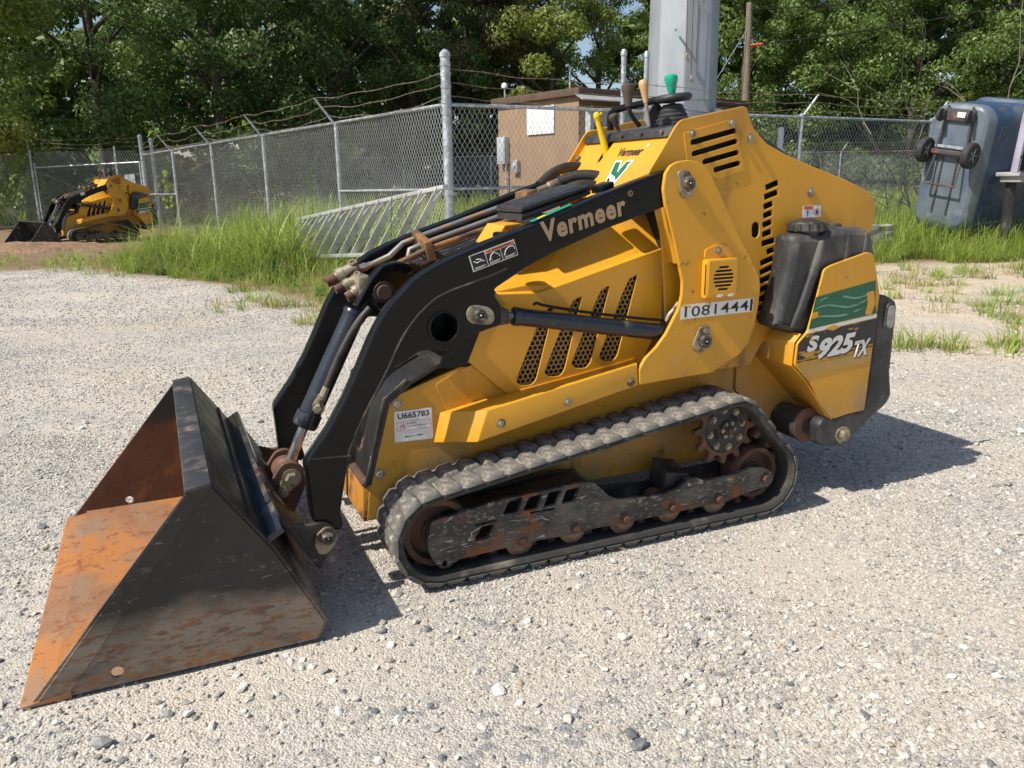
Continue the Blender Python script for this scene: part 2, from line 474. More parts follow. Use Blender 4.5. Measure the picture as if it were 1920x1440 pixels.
# ------------------------------------------------------------------ the loader in front
# profiles below are metric, in the loader's own axes: x rearward, z up (y runs across, away from the left track's outer face)
P={
 'bk_side':[(-0.943,0),(-0.57,0.449),(-0.521,0.456),(-0.396,0.265),(-0.287,0.047),(-0.309,0.006)],
 'bk_strip':[(-0.92,0.004),(-0.569,0.449),(-0.525,0.456),(-0.861,0.013)],
 'bk_hole':[(-0.762,0.037)],
 'arm':[(0.853,1.153),(0.626,1.083),(0.404,1.003),(0.282,0.966),(0.164,0.925),(0.094,0.894),(0.054,0.869),(0.012,0.834),(-0.023,0.799),(0.017,0.835),(-0.018,0.8),(-0.047,0.761),(-0.073,0.716),(-0.112,0.636),(-0.154,0.557),(-0.204,0.478),(-0.26,0.407),(-0.27,0.39),(-0.267,0.344),(-0.263,0.227),(-0.191,0.185),(-0.176,0.199),(-0.185,0.237),(-0.175,0.284),(-0.158,0.363),(-0.151,0.417),(-0.129,0.457),(-0.098,0.511),(-0.06,0.57),(-0.026,0.616),(0.004,0.645),(0.03,0.664),(0.059,0.674),(0.092,0.676),(0.111,0.67),(0.133,0.667),(0.155,0.669),(0.174,0.679),(0.19,0.695),(0.264,0.717),(0.312,0.727),(0.313,0.782),(0.294,0.809),(0.289,0.831),(0.382,0.882),(0.471,0.923),(0.656,0.989),(0.829,1.038),(0.865,1.051),(0.967,1.072),(0.961,1.167)],
 'arm_hole':[(0.135,0.736)],
 'arm_weld':[(0.328,0.888),(0.243,0.86),(0.131,0.83),(0.075,0.79),(0.03,0.741),(-0.001,0.692),(-0.024,0.645),(-0.059,0.585),(-0.094,0.528),(-0.132,0.458)],
 'arm_weld2':[(-0.258,0.407),(-0.205,0.406),(-0.144,0.401)],
 'arm_logo':[(0.433,1.005),(0.466,0.956),(0.724,1.025),(0.726,1.088)],
 'arm_reg':[(0.724,1.083)],
 'arm_label':[(0.214,0.928),(0.349,0.977),(0.364,0.925),(0.227,0.884)],
 'arm_circ':[(-0.188,0.448),(-0.264,0.651)],
 'tower':[(0.844,1.051),(0.834,1.098),(0.84,1.145),(0.858,1.168),(0.884,1.179),(0.92,1.183),(0.957,1.178),(0.988,1.161),(1.012,1.134),(1.062,1.053),(1.132,0.945),(1.196,0.853),(1.22,0.813),(1.226,0.78),(1.223,0.721),(1.212,0.655),(1.191,0.596),(1.153,0.559),(1.097,0.537),(1.048,0.511),(0.872,0.506),(0.771,0.501),(0.768,0.551),(0.772,0.558),(0.789,0.585),(0.829,0.617),(0.864,0.658),(0.885,0.695),(0.906,0.731),(0.917,0.774),(0.917,0.818),(0.899,0.881),(0.881,0.943)],
 'pin_top':[(0.916,1.115)],
 'lug_top':[(0.878,1.144),(0.885,1.153),(0.91,1.155),(0.925,1.144),(0.94,1.097),(0.936,1.076),(0.911,1.069),(0.892,1.08)],
 'pin_low':[(1.005,0.623)],
 'lug_low':[(0.981,0.664),(1,0.674),(1.022,0.671),(1.031,0.653),(1.013,0.593),(0.994,0.583),(0.97,0.594),(0.961,0.611)],
 'pin_rod':[(0.239,0.764)],
 'lug_rod':[(0.2,0.771),(0.21,0.79),(0.231,0.793),(0.27,0.784),(0.285,0.767),(0.284,0.742),(0.269,0.733),(0.217,0.74),(0.204,0.751)],
 'vent_box':[(0.973,0.897),(1.105,0.883),(1.112,0.758),(0.977,0.765)],
 'vent_top':[(0.987,0.896),(0.988,0.917),(1.034,0.928),(1.081,0.923),(1.105,0.9),(1.108,0.883)],
 'vent_c':[(1.048,0.824),(1.046,0.86)],
 'num':[(0.915,0.743),(1.202,0.75),(1.199,0.703),(0.914,0.698)],
 'liftcyl':[(0.343,0.749),(0.903,0.654)],
 'liftrod':[(0.321,0.752)],
 'liftw':[(0.369,0.77),(0.365,0.712)],
 'panel':[(0.822,1.146),(0.88,1.228),(0.918,1.286),(0.935,1.303),(1.171,1.348),(1.185,1.343),(1.191,1.326),(1.217,1.28),(1.273,1.235),(1.351,1.203),(1.466,1.165),(1.622,1.12),(1.736,1.078),(1.768,1.049),(1.782,1.004),(1.772,0.95),(1.739,0.869),(1.57,0.638),(1.408,0.596),(1.307,0.578),(1.258,0.482),(1.126,0.487),(1.019,0.498),(0.867,0.694),(0.845,0.928),(0.827,1.026)],
 'slotsA':[(0.968,1.24),(1.147,1.281),(1.148,1.269),(0.97,1.229)],
 'slotA':[((0.972,1.235),(1.146,1.275)),((0.978,1.201),(1.153,1.243)),((1.02,1.177),(1.161,1.209)),((1.064,1.153),(1.169,1.176))],
 'slotB':[((1.28,1.096),(1.331,1.113)),((1.277,1.066),(1.332,1.082)),((1.277,1.034),(1.314,1.046)),((1.278,1.005),(1.314,1.016)),((1.278,0.975),(1.315,0.986)),((1.279,0.944),(1.316,0.954)),((1.279,0.914),(1.333,0.925)),((1.303,0.886),(1.333,0.894)),((1.279,0.849),(1.332,0.865)),((1.279,0.818),(1.333,0.835)),((1.278,0.788),(1.335,0.804)),((1.279,0.758),(1.335,0.773)),((1.279,0.726),(1.333,0.74)),((1.28,0.695),(1.33,0.707)),((1.281,0.664),(1.316,0.674))],
 'panel_oval':[(1.248,0.975),(1.25,0.949)],
 'grille_plate':[(0.946,1.263),(1.141,1.31),(1.184,1.149),(1.157,1.143),(1.083,1.125),(0.966,1.156)],
 'tail_bolts':[(0.977,1.262),(1.124,1.296),(1.204,1.251),(1.472,1.079)],
 'tail_sticker':[(1.443,1.034),(1.523,1.038),(1.525,0.996),(1.445,0.995)],
 'tank':[(1.289,0.952),(1.273,0.938),(1.262,0.83),(1.232,0.675),(1.221,0.65),(1.324,0.623),(1.383,0.6),(1.551,0.654),(1.719,0.705),(1.698,0.86),(1.67,0.936),(1.64,0.96),(1.479,0.968),(1.448,0.944)],
 'cap':[(1.415,0.946),(1.412,0.983),(1.343,0.966),(1.491,0.961)],
 'capb':[(1.546,0.961)],
 'guard':[(1.439,0.832),(1.469,0.845),(1.623,0.88),(1.642,0.879),(1.659,0.865),(1.703,0.734),(1.687,0.315),(1.609,0.312),(1.543,0.302),(1.521,0.314),(1.489,0.35),(1.441,0.417),(1.414,0.452),(1.345,0.515),(1.349,0.591),(1.377,0.616),(1.391,0.629)],
 'guard_green':[(1.415,0.742),(1.673,0.78),(1.696,0.666),(1.392,0.634)],
 'guard_white':[(1.39,0.635),(1.703,0.665),(1.7,0.652),(1.386,0.621)],
 'guard_black':[(1.384,0.62),(1.701,0.649),(1.695,0.565),(1.35,0.536)],
 'guard_text':[(1.389,0.557),(1.436,0.525),(1.595,0.512)],
 'rguard':[(1.709,0.732),(1.75,0.723),(1.793,0.703),(1.802,0.677),(1.803,0.443),(1.822,0.354),(1.803,0.323),(1.635,0.214),(1.586,0.192),(1.527,0.199),(1.493,0.21),(1.483,0.285),(1.502,0.308),(1.549,0.3),(1.614,0.309),(1.693,0.313)],
 'rlight':[(1.762,0.648)],
 'rlightr':[(1.755,0.696),(1.769,0.6),(1.735,0.651),(1.791,0.646)],
 'bump_bolt':[(1.602,0.232)],
 'bump_axis':[(1.539,0.268)],
 'wing':[(1.338,0.623),(1.445,0.598),(1.493,0.467),(1.565,0.362),(1.649,0.281),(1.638,0.262),(1.532,0.321),(1.463,0.403),(1.34,0.521),(1.314,0.561)],
 'lowrear':[(1.317,0.575),(1.378,0.531),(1.486,0.394),(1.558,0.314),(1.535,0.208),(1.504,0.202),(1.454,0.219),(1.348,0.333),(1.178,0.458),(1.149,0.572)],
 'pad':[(1.373,0.329),(1.402,0.361),(1.506,0.331),(1.495,0.28),(1.493,0.221),(1.375,0.264)],
 'chassis':[(-0.088,0.146),(-0.072,0.27),(0,0.509),(0.024,0.525),(0.125,0.559),(0.234,0.594),(0.288,0.711),(0.339,0.809),(0.434,0.821),(0.928,0.79),(1.165,0.661),(1.317,0.575),(1.404,0.51),(1.535,0.208),(1.502,0.2),(1.447,0.05),(1.257,0.008),(0.678,0.1),(0.49,0.142),(0.024,0.092),(-0.079,0.129)],
 'chassis_bolts':[(0.022,0.499),(-0.042,0.292)],
 'seam':[(0.237,0.59),(0.298,0.609),(0.344,0.61),(0.368,0.58),(0.376,0.536),(0.375,0.483)],
 'seamhole':[(0.306,0.591)],
 'sticker':[(0.011,0.477),(0.127,0.476),(0.128,0.379),(0.009,0.383)],
 'hood_top':[(0.367,0.804),(0.599,0.935),(0.773,0.998),(0.971,1.044)],
 'hood_c1':[(0.342,0.808),(0.484,0.804),(0.811,0.89),(0.927,0.92)],
 'hood_c2':[(0.329,0.803),(0.477,0.796),(0.799,0.881),(0.913,0.91)],
 'hood_b':[(0.282,0.717),(0.241,0.608),(0.364,0.495),(0.832,0.529),(0.923,0.674)],
 'hslots':[[(0.397,0.531),(0.41,0.515),(0.448,0.511),(0.466,0.526),(0.529,0.753),(0.497,0.742),(0.473,0.699)],[(0.494,0.547),(0.508,0.532),(0.546,0.528),(0.564,0.543),(0.627,0.778),(0.596,0.766),(0.572,0.723)],[(0.589,0.565),(0.603,0.549),(0.642,0.545),(0.659,0.561),(0.726,0.805),(0.695,0.793),(0.672,0.749)],[(0.689,0.577),(0.703,0.562),(0.741,0.558),(0.758,0.574),(0.828,0.834),(0.797,0.822),(0.774,0.778)]],
 'fend_out':[(0.222,0.392),(0.766,0.501),(0.762,0.57),(0.255,0.483)],
 'fend_in':[(0.306,0.486),(0.831,0.558)],
 'fend_front':[(0.152,0.458),(0.128,0.366)],
 'fend_b':[(0.296,0.439),(0.517,0.477),(0.739,0.514)],
 'cover_e':[(-0.081,0.264),(-0.007,0.51),(0.087,0.575),(0.167,0.62),(0.234,0.594)],
 'cover_mid':[(-0.078,0.307),(0.025,0.488)],
 'bumper_near':[(-0.071,0.264),(-0.085,0.143)],
 'frame':[(0.052,0.193),(0.065,0.199),(0.119,0.203),(0.239,0.222),(0.537,0.234),(0.581,0.227),(0.64,0.167),(0.672,0.153),(0.841,0.14),(0.898,0.151),(0.936,0.18),(0.966,0.179),(0.997,0.161),(1.12,0.163),(1.192,0.176),(1.246,0.169),(1.283,0.145),(1.292,0.116),(1.274,0.096),(1.157,0.084),(1.101,0.062),(0.992,0.064),(0.942,0.06),(0.893,0.06),(0.825,0.06),(0.73,0.056),(0.656,0.058),(0.61,0.067),(0.539,0.056),(0.469,0.053),(0.392,0.064),(0.35,0.056),(0.284,0.054),(0.139,0.062),(0.122,0.057),(0.1,0.042),(0.083,0.042),(0.07,0.053),(0.053,0.08),(0.042,0.108),(0.042,0.141)],
 'frame_w':[(0.278,0.176),(0.299,0.221),(0.342,0.22),(0.319,0.176)],
 'frame_ws':[[(0.274,0.177),(0.297,0.218),(0.342,0.22),(0.323,0.175)],[(0.339,0.175),(0.361,0.216),(0.404,0.219),(0.386,0.174)],[(0.408,0.176),(0.426,0.219),(0.47,0.22),(0.45,0.176)],[(0.468,0.175),(0.485,0.217),(0.533,0.219),(0.511,0.175)],[(0.182,0.11),(0.206,0.15),(0.247,0.154),(0.229,0.11)]],
 'frame_slits':[[(0.187,0.162),(0.254,0.164),(0.254,0.16),(0.187,0.156)],[(0.364,0.168),(0.447,0.167),(0.447,0.161),(0.364,0.161)]],
 'frame_hole':[(0.091,0.058)],
 'rollers':[(0.336,0.069),(0.517,0.073),(0.697,0.07),(0.875,0.075),(1.06,0.072)],
 'rear_axle':[(1.253,0.131)],
 'ftop':[(0.762,0.088),(0.915,0.233),(0.956,0.231),(1.065,0.127)],
 'tubes':[[(0.039,0.859),(0.066,0.866),(0.13,0.892),(0.177,0.931),(0.243,0.953)],[(0.172,0.87),(0.183,0.915),(0.226,0.93)]],
 'tube_far':[[(0.522,1.044)],[(0.494,1.022)],[(0.472,0.999)]],
 'clamp':[(0.203,0.965),(0.223,0.965),(0.251,0.896),(0.226,0.877)],
 'coup':[((-0.087,0.82),(0.023,0.867)),((-0.07,0.8),(0.021,0.838)),((-0.045,0.78),(0.022,0.818))],
 'bracket_cyl':[(-0.042,0.766),(-0.012,0.813),(0.012,0.849),(0.047,0.885),(0.089,0.893),(0.126,0.889),(0.149,0.866),(0.127,0.853),(0.096,0.866),(0.068,0.867),(0.045,0.855),(0.027,0.826),(-0.003,0.785),(-0.026,0.756)],
 'tilt':[(-0.036,0.752),(-0.219,0.404),(-0.282,0.272)],
 'hose':[(-0.005,0.763),(-0.042,0.726),(-0.081,0.67),(-0.111,0.618),(-0.149,0.522),(-0.178,0.475)],
 'toolbox':[(0.43,1.053),(0.658,1.114),(0.667,1.086),(0.429,1.012)],
 'tbracket':[(0.358,1.02),(0.448,1.006),(0.332,0.97)],
 'console':{'tr':(0.902,1.255),'br':(0.823,1.142)},
 'lev_brown':[(0.896,1.407),(0.948,1.306)],
 'lev_beige':[(0.931,1.414),(0.954,1.296)],
 'lev_green':[(1.063,1.442),(1.071,1.401)],
 'lev_small':[(0.941,1.342),(0.957,1.296)],
 'lev_yellow':[(0.883,1.358),(0.948,1.207)],
 'ring':[(1.095,1.391)],
 'boot':[(1.084,1.373),(1.09,1.304)],
 'handle':[(0.984,1.369),(1.005,1.377),(1.031,1.387)],
 'vtext':[(0.863,1.206)],
 'qa':[(-0.356,0.18),(-0.258,0.102),(-0.265,0.188),(-0.227,0.183)],
}

YC = .445                                     # half way across the machine
def mir(y): return 2 * YC - y
ORIGIN = (-0.2717, 2.0351, 0)
LOADER = empty('compact_track_loader', ORIGIN, YAW, 'large yellow and black compact track loader with rusty bucket parked on the gravel in front', 'track loader', 'compact track loaders in the yard')

def p3(p, y): return (p[0], y, p[1])

# --- chassis
ch_out = list(P['chassis'][:12]) + [(1.40, .51), (1.50, .33), (1.46, .20), (1.25, .15), (.68, .15), (.20, .15), (-.079, .150)]
ch_out[0] = (-.086, .152)
core = plate('chassis', [(-.05, .16), (.0, .46), (.2, .57), (.36, .74), (.9, .76), (1.3, .56), (1.46, .33), (1.42, .2), (1.2, .17)], .236, mir(.236), 'yellow', LOADER, bevel=.004)  # solid inner core, added to block light inside the body
for ya, yb in ((.215, .233), (mir(.233), mir(.215))):
    plate('side_plate', ch_out, ya, yb, 'yellow', core, bevel=.003)
for q in P['chassis_bolts']:
    bolt('bolt', p3(q, .2145), (0, -1, 0), core, .012)
tube('panel_seam', [p3(q, .214) for q in P['seam']], .004, 'dark', core, 6, 1)
cyl('bolt_hole', p3(P['seamhole'][0], .2148), p3(P['seamhole'][0], .213), .007, 'dark', core, 12)
plate('access_panel', fillet([(.20, .40), (.14, .545), (.237, .588), (.30, .606), (.344, .607), (.366, .58), (.372, .48), (.33, .46)], .015), .2125, .2155, 'yellow', core, bevel=.001)
# sticker
b_ = .2138
st = plate('inventory_sticker', fillet([P['sticker'][3], P['sticker'][2], P['sticker'][1], P['sticker'][0]], .005), b_ - .0012, b_, 'white', core, bevel=.0003)
st['label'] = 'white inventory sticker with black numbers'
def on(y, *xz): return [(x, y, z) for x, z in xz]
yT = b_ - .0022
text('printed_text', 'U665783', 'ink', st, *on(yT, (.021, .452), (.118, .453), (.021, .470)), bold=.022)
text('printed_text', 'rb', 'red', st, *on(yT, (.028, .420), (.044, .420), (.028, .440)), bold=.01)
text('printed_text', 'RITCHIE BROS.', 'ink', st, *on(yT, (.048, .434), (.078, .434), (.048, .439)))
text('printed_text', 'Inspection Operations', 'ink', st, *on(yT, (.048, .424), (.114, .424), (.048, .4305)))
text('printed_text', '800.211.3983', 'ink', st, *on(yT, (.040, .393), (.096, .393), (.040, .400)), bold=.015)
fr = capsule((.024, .431), (.114, .431), .0135)
plate('printed_frame', fillet([(.018, .444), (.018, .416), (.120, .416), (.120, .444)], .003), yT, yT + .001, 'red', st, holes=[fillet([(.0188, .4432), (.0188, .4168), (.1192, .4168), (.1192, .4432)], .003)], bevel=0)

# --- front cover and bumper
cv = [(-.080, .262), (-.010, .508), (.06, .562), (.15, .606), (.24, .63)]
sheet('front_cover', [[p3(a, .213), p3(b, .213), p3(b, mir(.213)), p3(a, mir(.213))] for a, b in zip(cv, cv[1:])], .012, 'cover', LOADER, .002)
plate('cover_lip', [(-.083, .255), (-.013, .512), (.06, .567), (.05, .572), (-.020, .520), (-.09, .258)], .207, .219, 'black_worn', LOADER, bevel=.002)
bp = hexa('front_bumper', [(-.098, .217, .148), (-.06, .217, .148), (-.06, mir(.217), .148), (-.098, mir(.217), .148), (-.092, .217, .262), (-.05, .217, .262), (-.05, mir(.217), .262), (-.092, mir(.217), .262)], 'orange_bumper', LOADER, .004)
hexa('bumper_ledge', [(-.096, .216, .262), (-.05, .216, .262), (-.05, mir(.216), .262), (-.096, mir(.216), .262), (-.092, .216, .272), (-.06, .216, .278), (-.06, mir(.216), .278), (-.092, mir(.216), .272)], 'rust', bp, .002)
plate('black_gusset', [(.234, .592), (.150, .596), (.19, .70), (.30, .84), (.335, .81), (.288, .711)], .196, .21, 'black', LOADER, bevel=.002)

# --- hood with honeycomb slots
c1, c2, ht = P['hood_c1'], P['hood_c2'], P['hood_top']
polys = []
for i in range(3):
    for s in (0, 1):
        f = (lambda y: mir(y)) if s else (lambda y: y)
        polys.append([p3(ht[i], f(.30)), p3(ht[i + 1], f(.30)), p3(c1[i + 1], f(.222)), p3(c1[i], f(.222))])
        polys.append([p3(c1[i], f(.222)), p3(c1[i + 1], f(.222)), p3(c2[i + 1], f(.203)), p3(c2[i], f(.203))])
    polys.append([p3(ht[i], .30), p3(ht[i + 1], .30), p3(ht[i + 1], mir(.30)), p3(ht[i], mir(.30))])
polys.append([p3(ht[0], .30), p3(c1[0], .222), p3(c2[0], .203), p3(c2[0], mir(.203)), p3(c1[0], mir(.222)), p3(ht[0], mir(.30))])
hood = sheet('hood', polys, .004, 'yellow_clean', LOADER, .0012)
hp = [(.282, .717), (.329, .803), (.477, .797), (.799, .881), (.92, .912), (.925, .674), (.85, .54), (.364, .495), (.241, .608)]
hs = [fillet(s, .010, 3) for s in P['hslots']]
plate('hood_side', hp, .199, .205, 'yellow_clean', hood, holes=hs, bevel=.0015)
plate('hood_side', hp, mir(.205), mir(.199), 'yellow_clean', hood, bevel=.0015)
def inside(p, poly):
    c = False
    for (x1, y1), (x2, y2) in zip(poly, poly[1:] + poly[:1]):
        if (y1 > p[1]) != (y2 > p[1]) and p[0] < (x2 - x1) * (p[1] - y1) / (y2 - y1) + x1:
            c = not c
    return c
for s in P['hslots']:                            # honeycomb wire behind each slot, joined per slot
    cx, cz = sum(p[0] for p in s) / len(s), sum(p[1] for p in s) / len(s)
    big = [(cx + (x - cx) * 1.35, cz + (z - cz) * 1.12) for x, z in s]
    V, Fc = [], []
    R_ = .0098
    for i in range(-30, 31):
        for j in range(-30, 31):
            hx, hz = cx + i * R_ * 1.732 + (j % 2) * R_ * .866, cz + j * R_ * 1.5
            if not inside((hx, hz), big): continue
            k = len(V)
            for q in range(6):
                a = pi / 6 + q * pi / 3
                V.append((hx + R_ * cos(a), .2105, hz + R_ * sin(a)))
            for q in range(6):
                a = pi / 6 + q * pi / 3
                V.append((hx + R_ * .80 * cos(a), .2105, hz + R_ * .80 * sin(a)))
            for q in range(6):
                a = pi / 6 + q * pi / 3
                V.append((hx + R_ * .80 * cos(a), .2135, hz + R_ * .80 * sin(a)))
            for q in range(6):
                q2 = (q + 1) % 6
                Fc.append((k + q, k + q2, k + 6 + q2, k + 6 + q)); Fc.append((k + 6 + q, k + 6 + q2, k + 12 + q2, k + 12 + q))
    g = meshobj('honeycomb_grille', V, Fc, 'rust_dark' if s is P['hslots'][0] else 'yellow', hood)
    g['kind'] = 'stuff'
    g.data.materials[0] = MT['galv_rust'] if False else MT['tan_decal']
plate('slot_backing', [(.36, .51), (.30, .70), (.46, .78), (.85, .85), (.85, .56)], .214, .2148, 'dark', hood, bevel=0)

# --- fender
fo, fi, ff = P['fend_out'], P['fend_in'], P['fend_front']
q1, q2, q3, q4 = [p3(p, .085) for p in fo]
i1, i2 = p3(fi[0], .212), p3(fi[1], .212)
r1, r2 = p3(ff[0], .212), p3(ff[1], .212)
fend = sheet('fender', [[q1, q2, q3, q4], [q4, q3, i2, i1], [r2, q1, q4, r1], [r1, q4, i1]], .006, 'yellow_clean', LOADER, .004)
for q in P['fend_b']:
    bolt('bolt', p3(q, .0845), (0, -1, 0), fend, .010)
fend2 = copy_tree(fend, LOADER); fend2.scale = (1, -1, 1); fend2.location = (0, 2 * YC, 0)

# --- rear panels, engine cover
pan = list(P['panel'][:16]) + [(1.72, .86), (1.60, .70), (1.40, .60), (1.31, .578), (1.26, .50), (1.13, .50), (1.02, .51), (.93, .60), (.905, .694), (.882, .928), (.862, 1.03)]
pan = fillet(pan, .012, 2)
slA = [capsule(Vector(a) + (Vector(b) - Vector(a)).normalized() * .008, Vector(b) - (Vector(b) - Vector(a)).normalized() * .008, .0085, 4) for a, b in P['slotA']]
slB = []
for a, b in P['slotB']:
    a, b = Vector(a), Vector(b); d = (b - a).normalized(); n_ = Vector((-d.y, d.x)) * .0095
    slB.append(fillet([tuple(a - n_), tuple(b - n_), tuple(b + n_), tuple(a + n_)], .004, 2))
ov = capsule((1.248, .972), (1.25, .950), .015)
pan1 = plate('rear_side_panel', pan, .150, .158, 'yellow', LOADER, holes=slA + slB + [ov], bevel=.0025)
plate('rear_side_panel', pan, mir(.158), mir(.150), 'yellow', LOADER, bevel=.0025)
plate('vent_plate', fillet([(.945, 1.264), (1.139, 1.311), (1.186, 1.152), (1.083, 1.125), (.968, 1.156)], .006, 2), .1465, .1498, 'yellow', pan1, holes=slA, bevel=.0012)
for q in P['tail_bolts'][:2]:
    bolt('bolt', p3(q, .1463), (0, -1, 0), pan1, .009)
for q in P['tail_bolts'][2:]:
    bolt('bolt', p3(q, .1498), (0, -1, 0), pan1, .011)
s4 = P['tail_sticker']
ts = decal('warning_sticker', 'white', pan1, *on(.149, s4[3], s4[2], s4[0]))
x0, x1, z0, z1 = s4[3][0] + .002, s4[2][0] - .002, .998, 1.033
decal('printed_bar', 'red', ts, *on(.1475, (x0, z1 - .011), (x0 + .040, z1 - .011), (x0, z1)))
plate('printed_ring', circ((x1 - .018, 1.013), .012, 20), .1473, .1477, 'red', ts, holes=[circ((x1 - .018, 1.013), .0095, 20)], bevel=0)
text('printed_text', '!', 'ink', ts, *on(.1474, (x0 + .015, .999), (x0 + .021, .999), (x0 + .015, 1.019)), bold=.03)
decal('printed_bar', 'ink', ts, *on(.1475, (x1 - .022, 1.006), (x1 - .014, 1.006), (x1 - .022, 1.020)))
eng = plate('engine_cover', [(.93, .60), (.91, 1.02), (.955, 1.235), (1.16, 1.285), (1.20, 1.25), (1.30, 1.17), (1.45, 1.12), (1.62, 1.07), (1.70, 1.0), (1.62, .8), (1.45, .62)], .172, mir(.172), 'dark', LOADER, bevel=.006)

# --- control console
cf = [(.935, 1.262), (.795, 1.07)]
up = Vector((cf[0][0] - cf[1][0], 0, cf[0][1] - cf[1][1]))
cw = mir(.158) - .158
# flat outline: u from the far side to the near side, v up the slope
cpl = [(0, 0), (cw, 0), (cw, up.length), (0, up.length)]
notch = [(.165, up.length), (.168, up.length - .085), (.178, up.length - .100), (.190, up.length - .085), (.206, up.length)]
cpl = [(.06, 0), (cw, 0), (cw, up.length)] + notch[::-1] + [(0, up.length), (0, .10), (.055, .09)]
Mc = quadM((cf[1][0], mir(.158), cf[1][1]), (cf[1][0], .158, cf[1][1]), (cf[0][0], mir(.158), cf[0][1]), cw, up.length)
con = plate('console_front', cpl, 0, .006, 'yellow_clean', LOADER, M4=Mc, bevel=.002)
def cpt(u, v, lift=.0042): return tuple(Mc @ Vector((u, v, lift)))
text('printed_text', 'Vermeer', 'brown_ink', con, cpt(.285, .162), cpt(.435, .162), cpt(.285, .196), bold=.04, shear=.15)
lathe('printed_dot', [(0, 0), (.006, 0), (.006, .001), (0, .001)], cpt(.447, .200), Mc.to_3x3() @ Vector((0, 0, 1)), 'white', con, 12)
def emblem(pts, mat, lift):
    return plate('printed_emblem', pts, 0, .0008, mat, con, M4=Mc @ Matrix.Translation((0, 0, lift)), bevel=0)
E_ = lambda x, y: (.300 + x * .115, .020 + y * .125)
emblem([E_(.0, 1), E_(.36, 1), E_(.5, .72), E_(.64, 1), E_(1.0, 1), E_(.62, 0), E_(.24, 0)], 'white', .0040)
emblem([E_(.07, .95), E_(.33, .95), E_(.5, .60), E_(.67, .95), E_(.92, .95), E_(.70, .36), E_(.52, .48), E_(.18, .58)], 'green_decal', .0050)
emblem([E_(.20, .46), E_(.36, .38), E_(.50, .04), E_(.30, .04)], 'ink', .0050)
emblem([E_(.44, .36), E_(.62, .26), E_(.60, .04), E_(.53, .04)], 'ink', .0050)
cylc = bolt('bolt', cpt(.02, .16), Mc.to_3x3() @ Vector((0, 0, 1)), con, .010)
tp = hexa('console_top', [(.915, .160, 1.255), (1.16, .160, 1.300), (1.16, mir(.160), 1.300), (.915, mir(.160), 1.255), (.925, .160, 1.284), (1.16, .160, 1.322), (1.16, mir(.160), 1.322), (.925, mir(.160), 1.284)], 'plastic', LOADER, .008)
for yy in (.22, .34, .46, .60):
    cyl('rivet', (.917, yy, 1.272), (.910, yy, 1.2715), .006, 'rust', tp, 10)
hexa('rear_shelf', [(1.16, .160, 1.27), (1.60, .160, 1.06), (1.60, mir(.160), 1.06), (1.16, mir(.160), 1.27), (1.16, .160, 1.31), (1.60, .160, 1.09), (1.60, mir(.160), 1.09), (1.16, mir(.160), 1.31)], 'plastic', LOADER, .006)

def knob(name, c, d, L_, r, mat, parent):
    return lathe(name, [(0, 0), (r * .50, 0), (r * .55, L_ * .12), (r * .85, L_ * .55), (r, L_ * .75), (r * .92, L_ * .9), (r * .6, L_ * .985), (0, L_)], c, d, mat, parent, 20)
def lever(name, base, top, y0, y1, r, mat, kL, kr, kmat, bend=None):
    a, b = Vector((base[0], y0, base[1])), Vector((top[0], y1, top[1]))
    path = [a] + ([a * .4 + b * .6 + Vector(bend)] if bend else []) + [b]
    o = tube(name, path, r, mat, LOADER, 10, 2)
    d = (b - a).normalized() if not bend else Vector((-.10, 0, 1)).normalized()
    knob('lever_knob', b - d * .01, d, kL, kr, kmat, o)
    return o
lever('control_lever', (.948, 1.300), (.902, 1.372), .40, .40, .0075, 'dark', .072, .021, 'brown_knob', (-.014, 0, -.004))
lever('control_lever', (.952, 1.296), (.938, 1.380), .35, .355, .0065, 'steel', .072, .0155, 'beige_knob')
lever('control_lever', (.957, 1.292), (.945, 1.318), .55, .55, .0065, 'rust', .045, .017, 'brown_knob')
# boot, ring and green knob
bo = lathe('control_boot', [(.062, 0), (.064, .008), (.056, .014), (.057, .022), (.049, .028), (.050, .036), (.043, .042), (.044, .050), (.037, .056), (.038, .064), (.030, .070), (.0, .074)], (1.080, .40, 1.302), (-.08, 0, 1), 'plastic', LOADER, 28)
V, Fc = [], []
cR, ax = Vector((1.078, .40, 1.392)), Vector((-.10, .02, 1)).normalized()
fx, fy = frame_of(ax)
for i in range(32):
    a = 2 * pi * i / 32
    for j in range(10):
        b2 = 2 * pi * j / 10
        rr = .050 + .0125 * cos(b2)
        V.append(cR + (fx * cos(a) + fy * sin(a)) * rr + ax * .0125 * sin(b2))
        Fc.append((i * 10 + j, ((i + 1) % 32) * 10 + j, ((i + 1) % 32) * 10 + (j + 1) % 10, i * 10 + (j + 1) % 10))
rg = meshobj('control_ring', V, Fc, 'plastic', LOADER, smooth=60)
for k in range(3):
    a = 2 * pi * k / 3
    cyl('ring_spoke', cR, cR + (fx * cos(a) + fy * sin(a)) * .05, .007, 'dark', rg, 8)
jo = cyl('joystick', (1.075, .40, 1.365), (1.072, .40, 1.412), .010, 'rust', LOADER, 12)
knob('lever_knob', (1.072, .40, 1.402), (-.12, 0, 1), .066, .0225, 'green_knob', jo)
tube('grab_bar', [(.972, .63, 1.30), (.968, .63, 1.358), (.985, .60, 1.372), (1.005, .50, 1.378), (1.035, .44, 1.388), (1.06, .40, 1.386)], .012, 'black', LOADER, 12, 2)
plate('boot_shield', fillet([(1.015, 1.29), (1.005, 1.345), (1.035, 1.385), (1.06, 1.37), (1.05, 1.30)], .01), .44, .45, 'plastic', LOADER, bevel=.002)
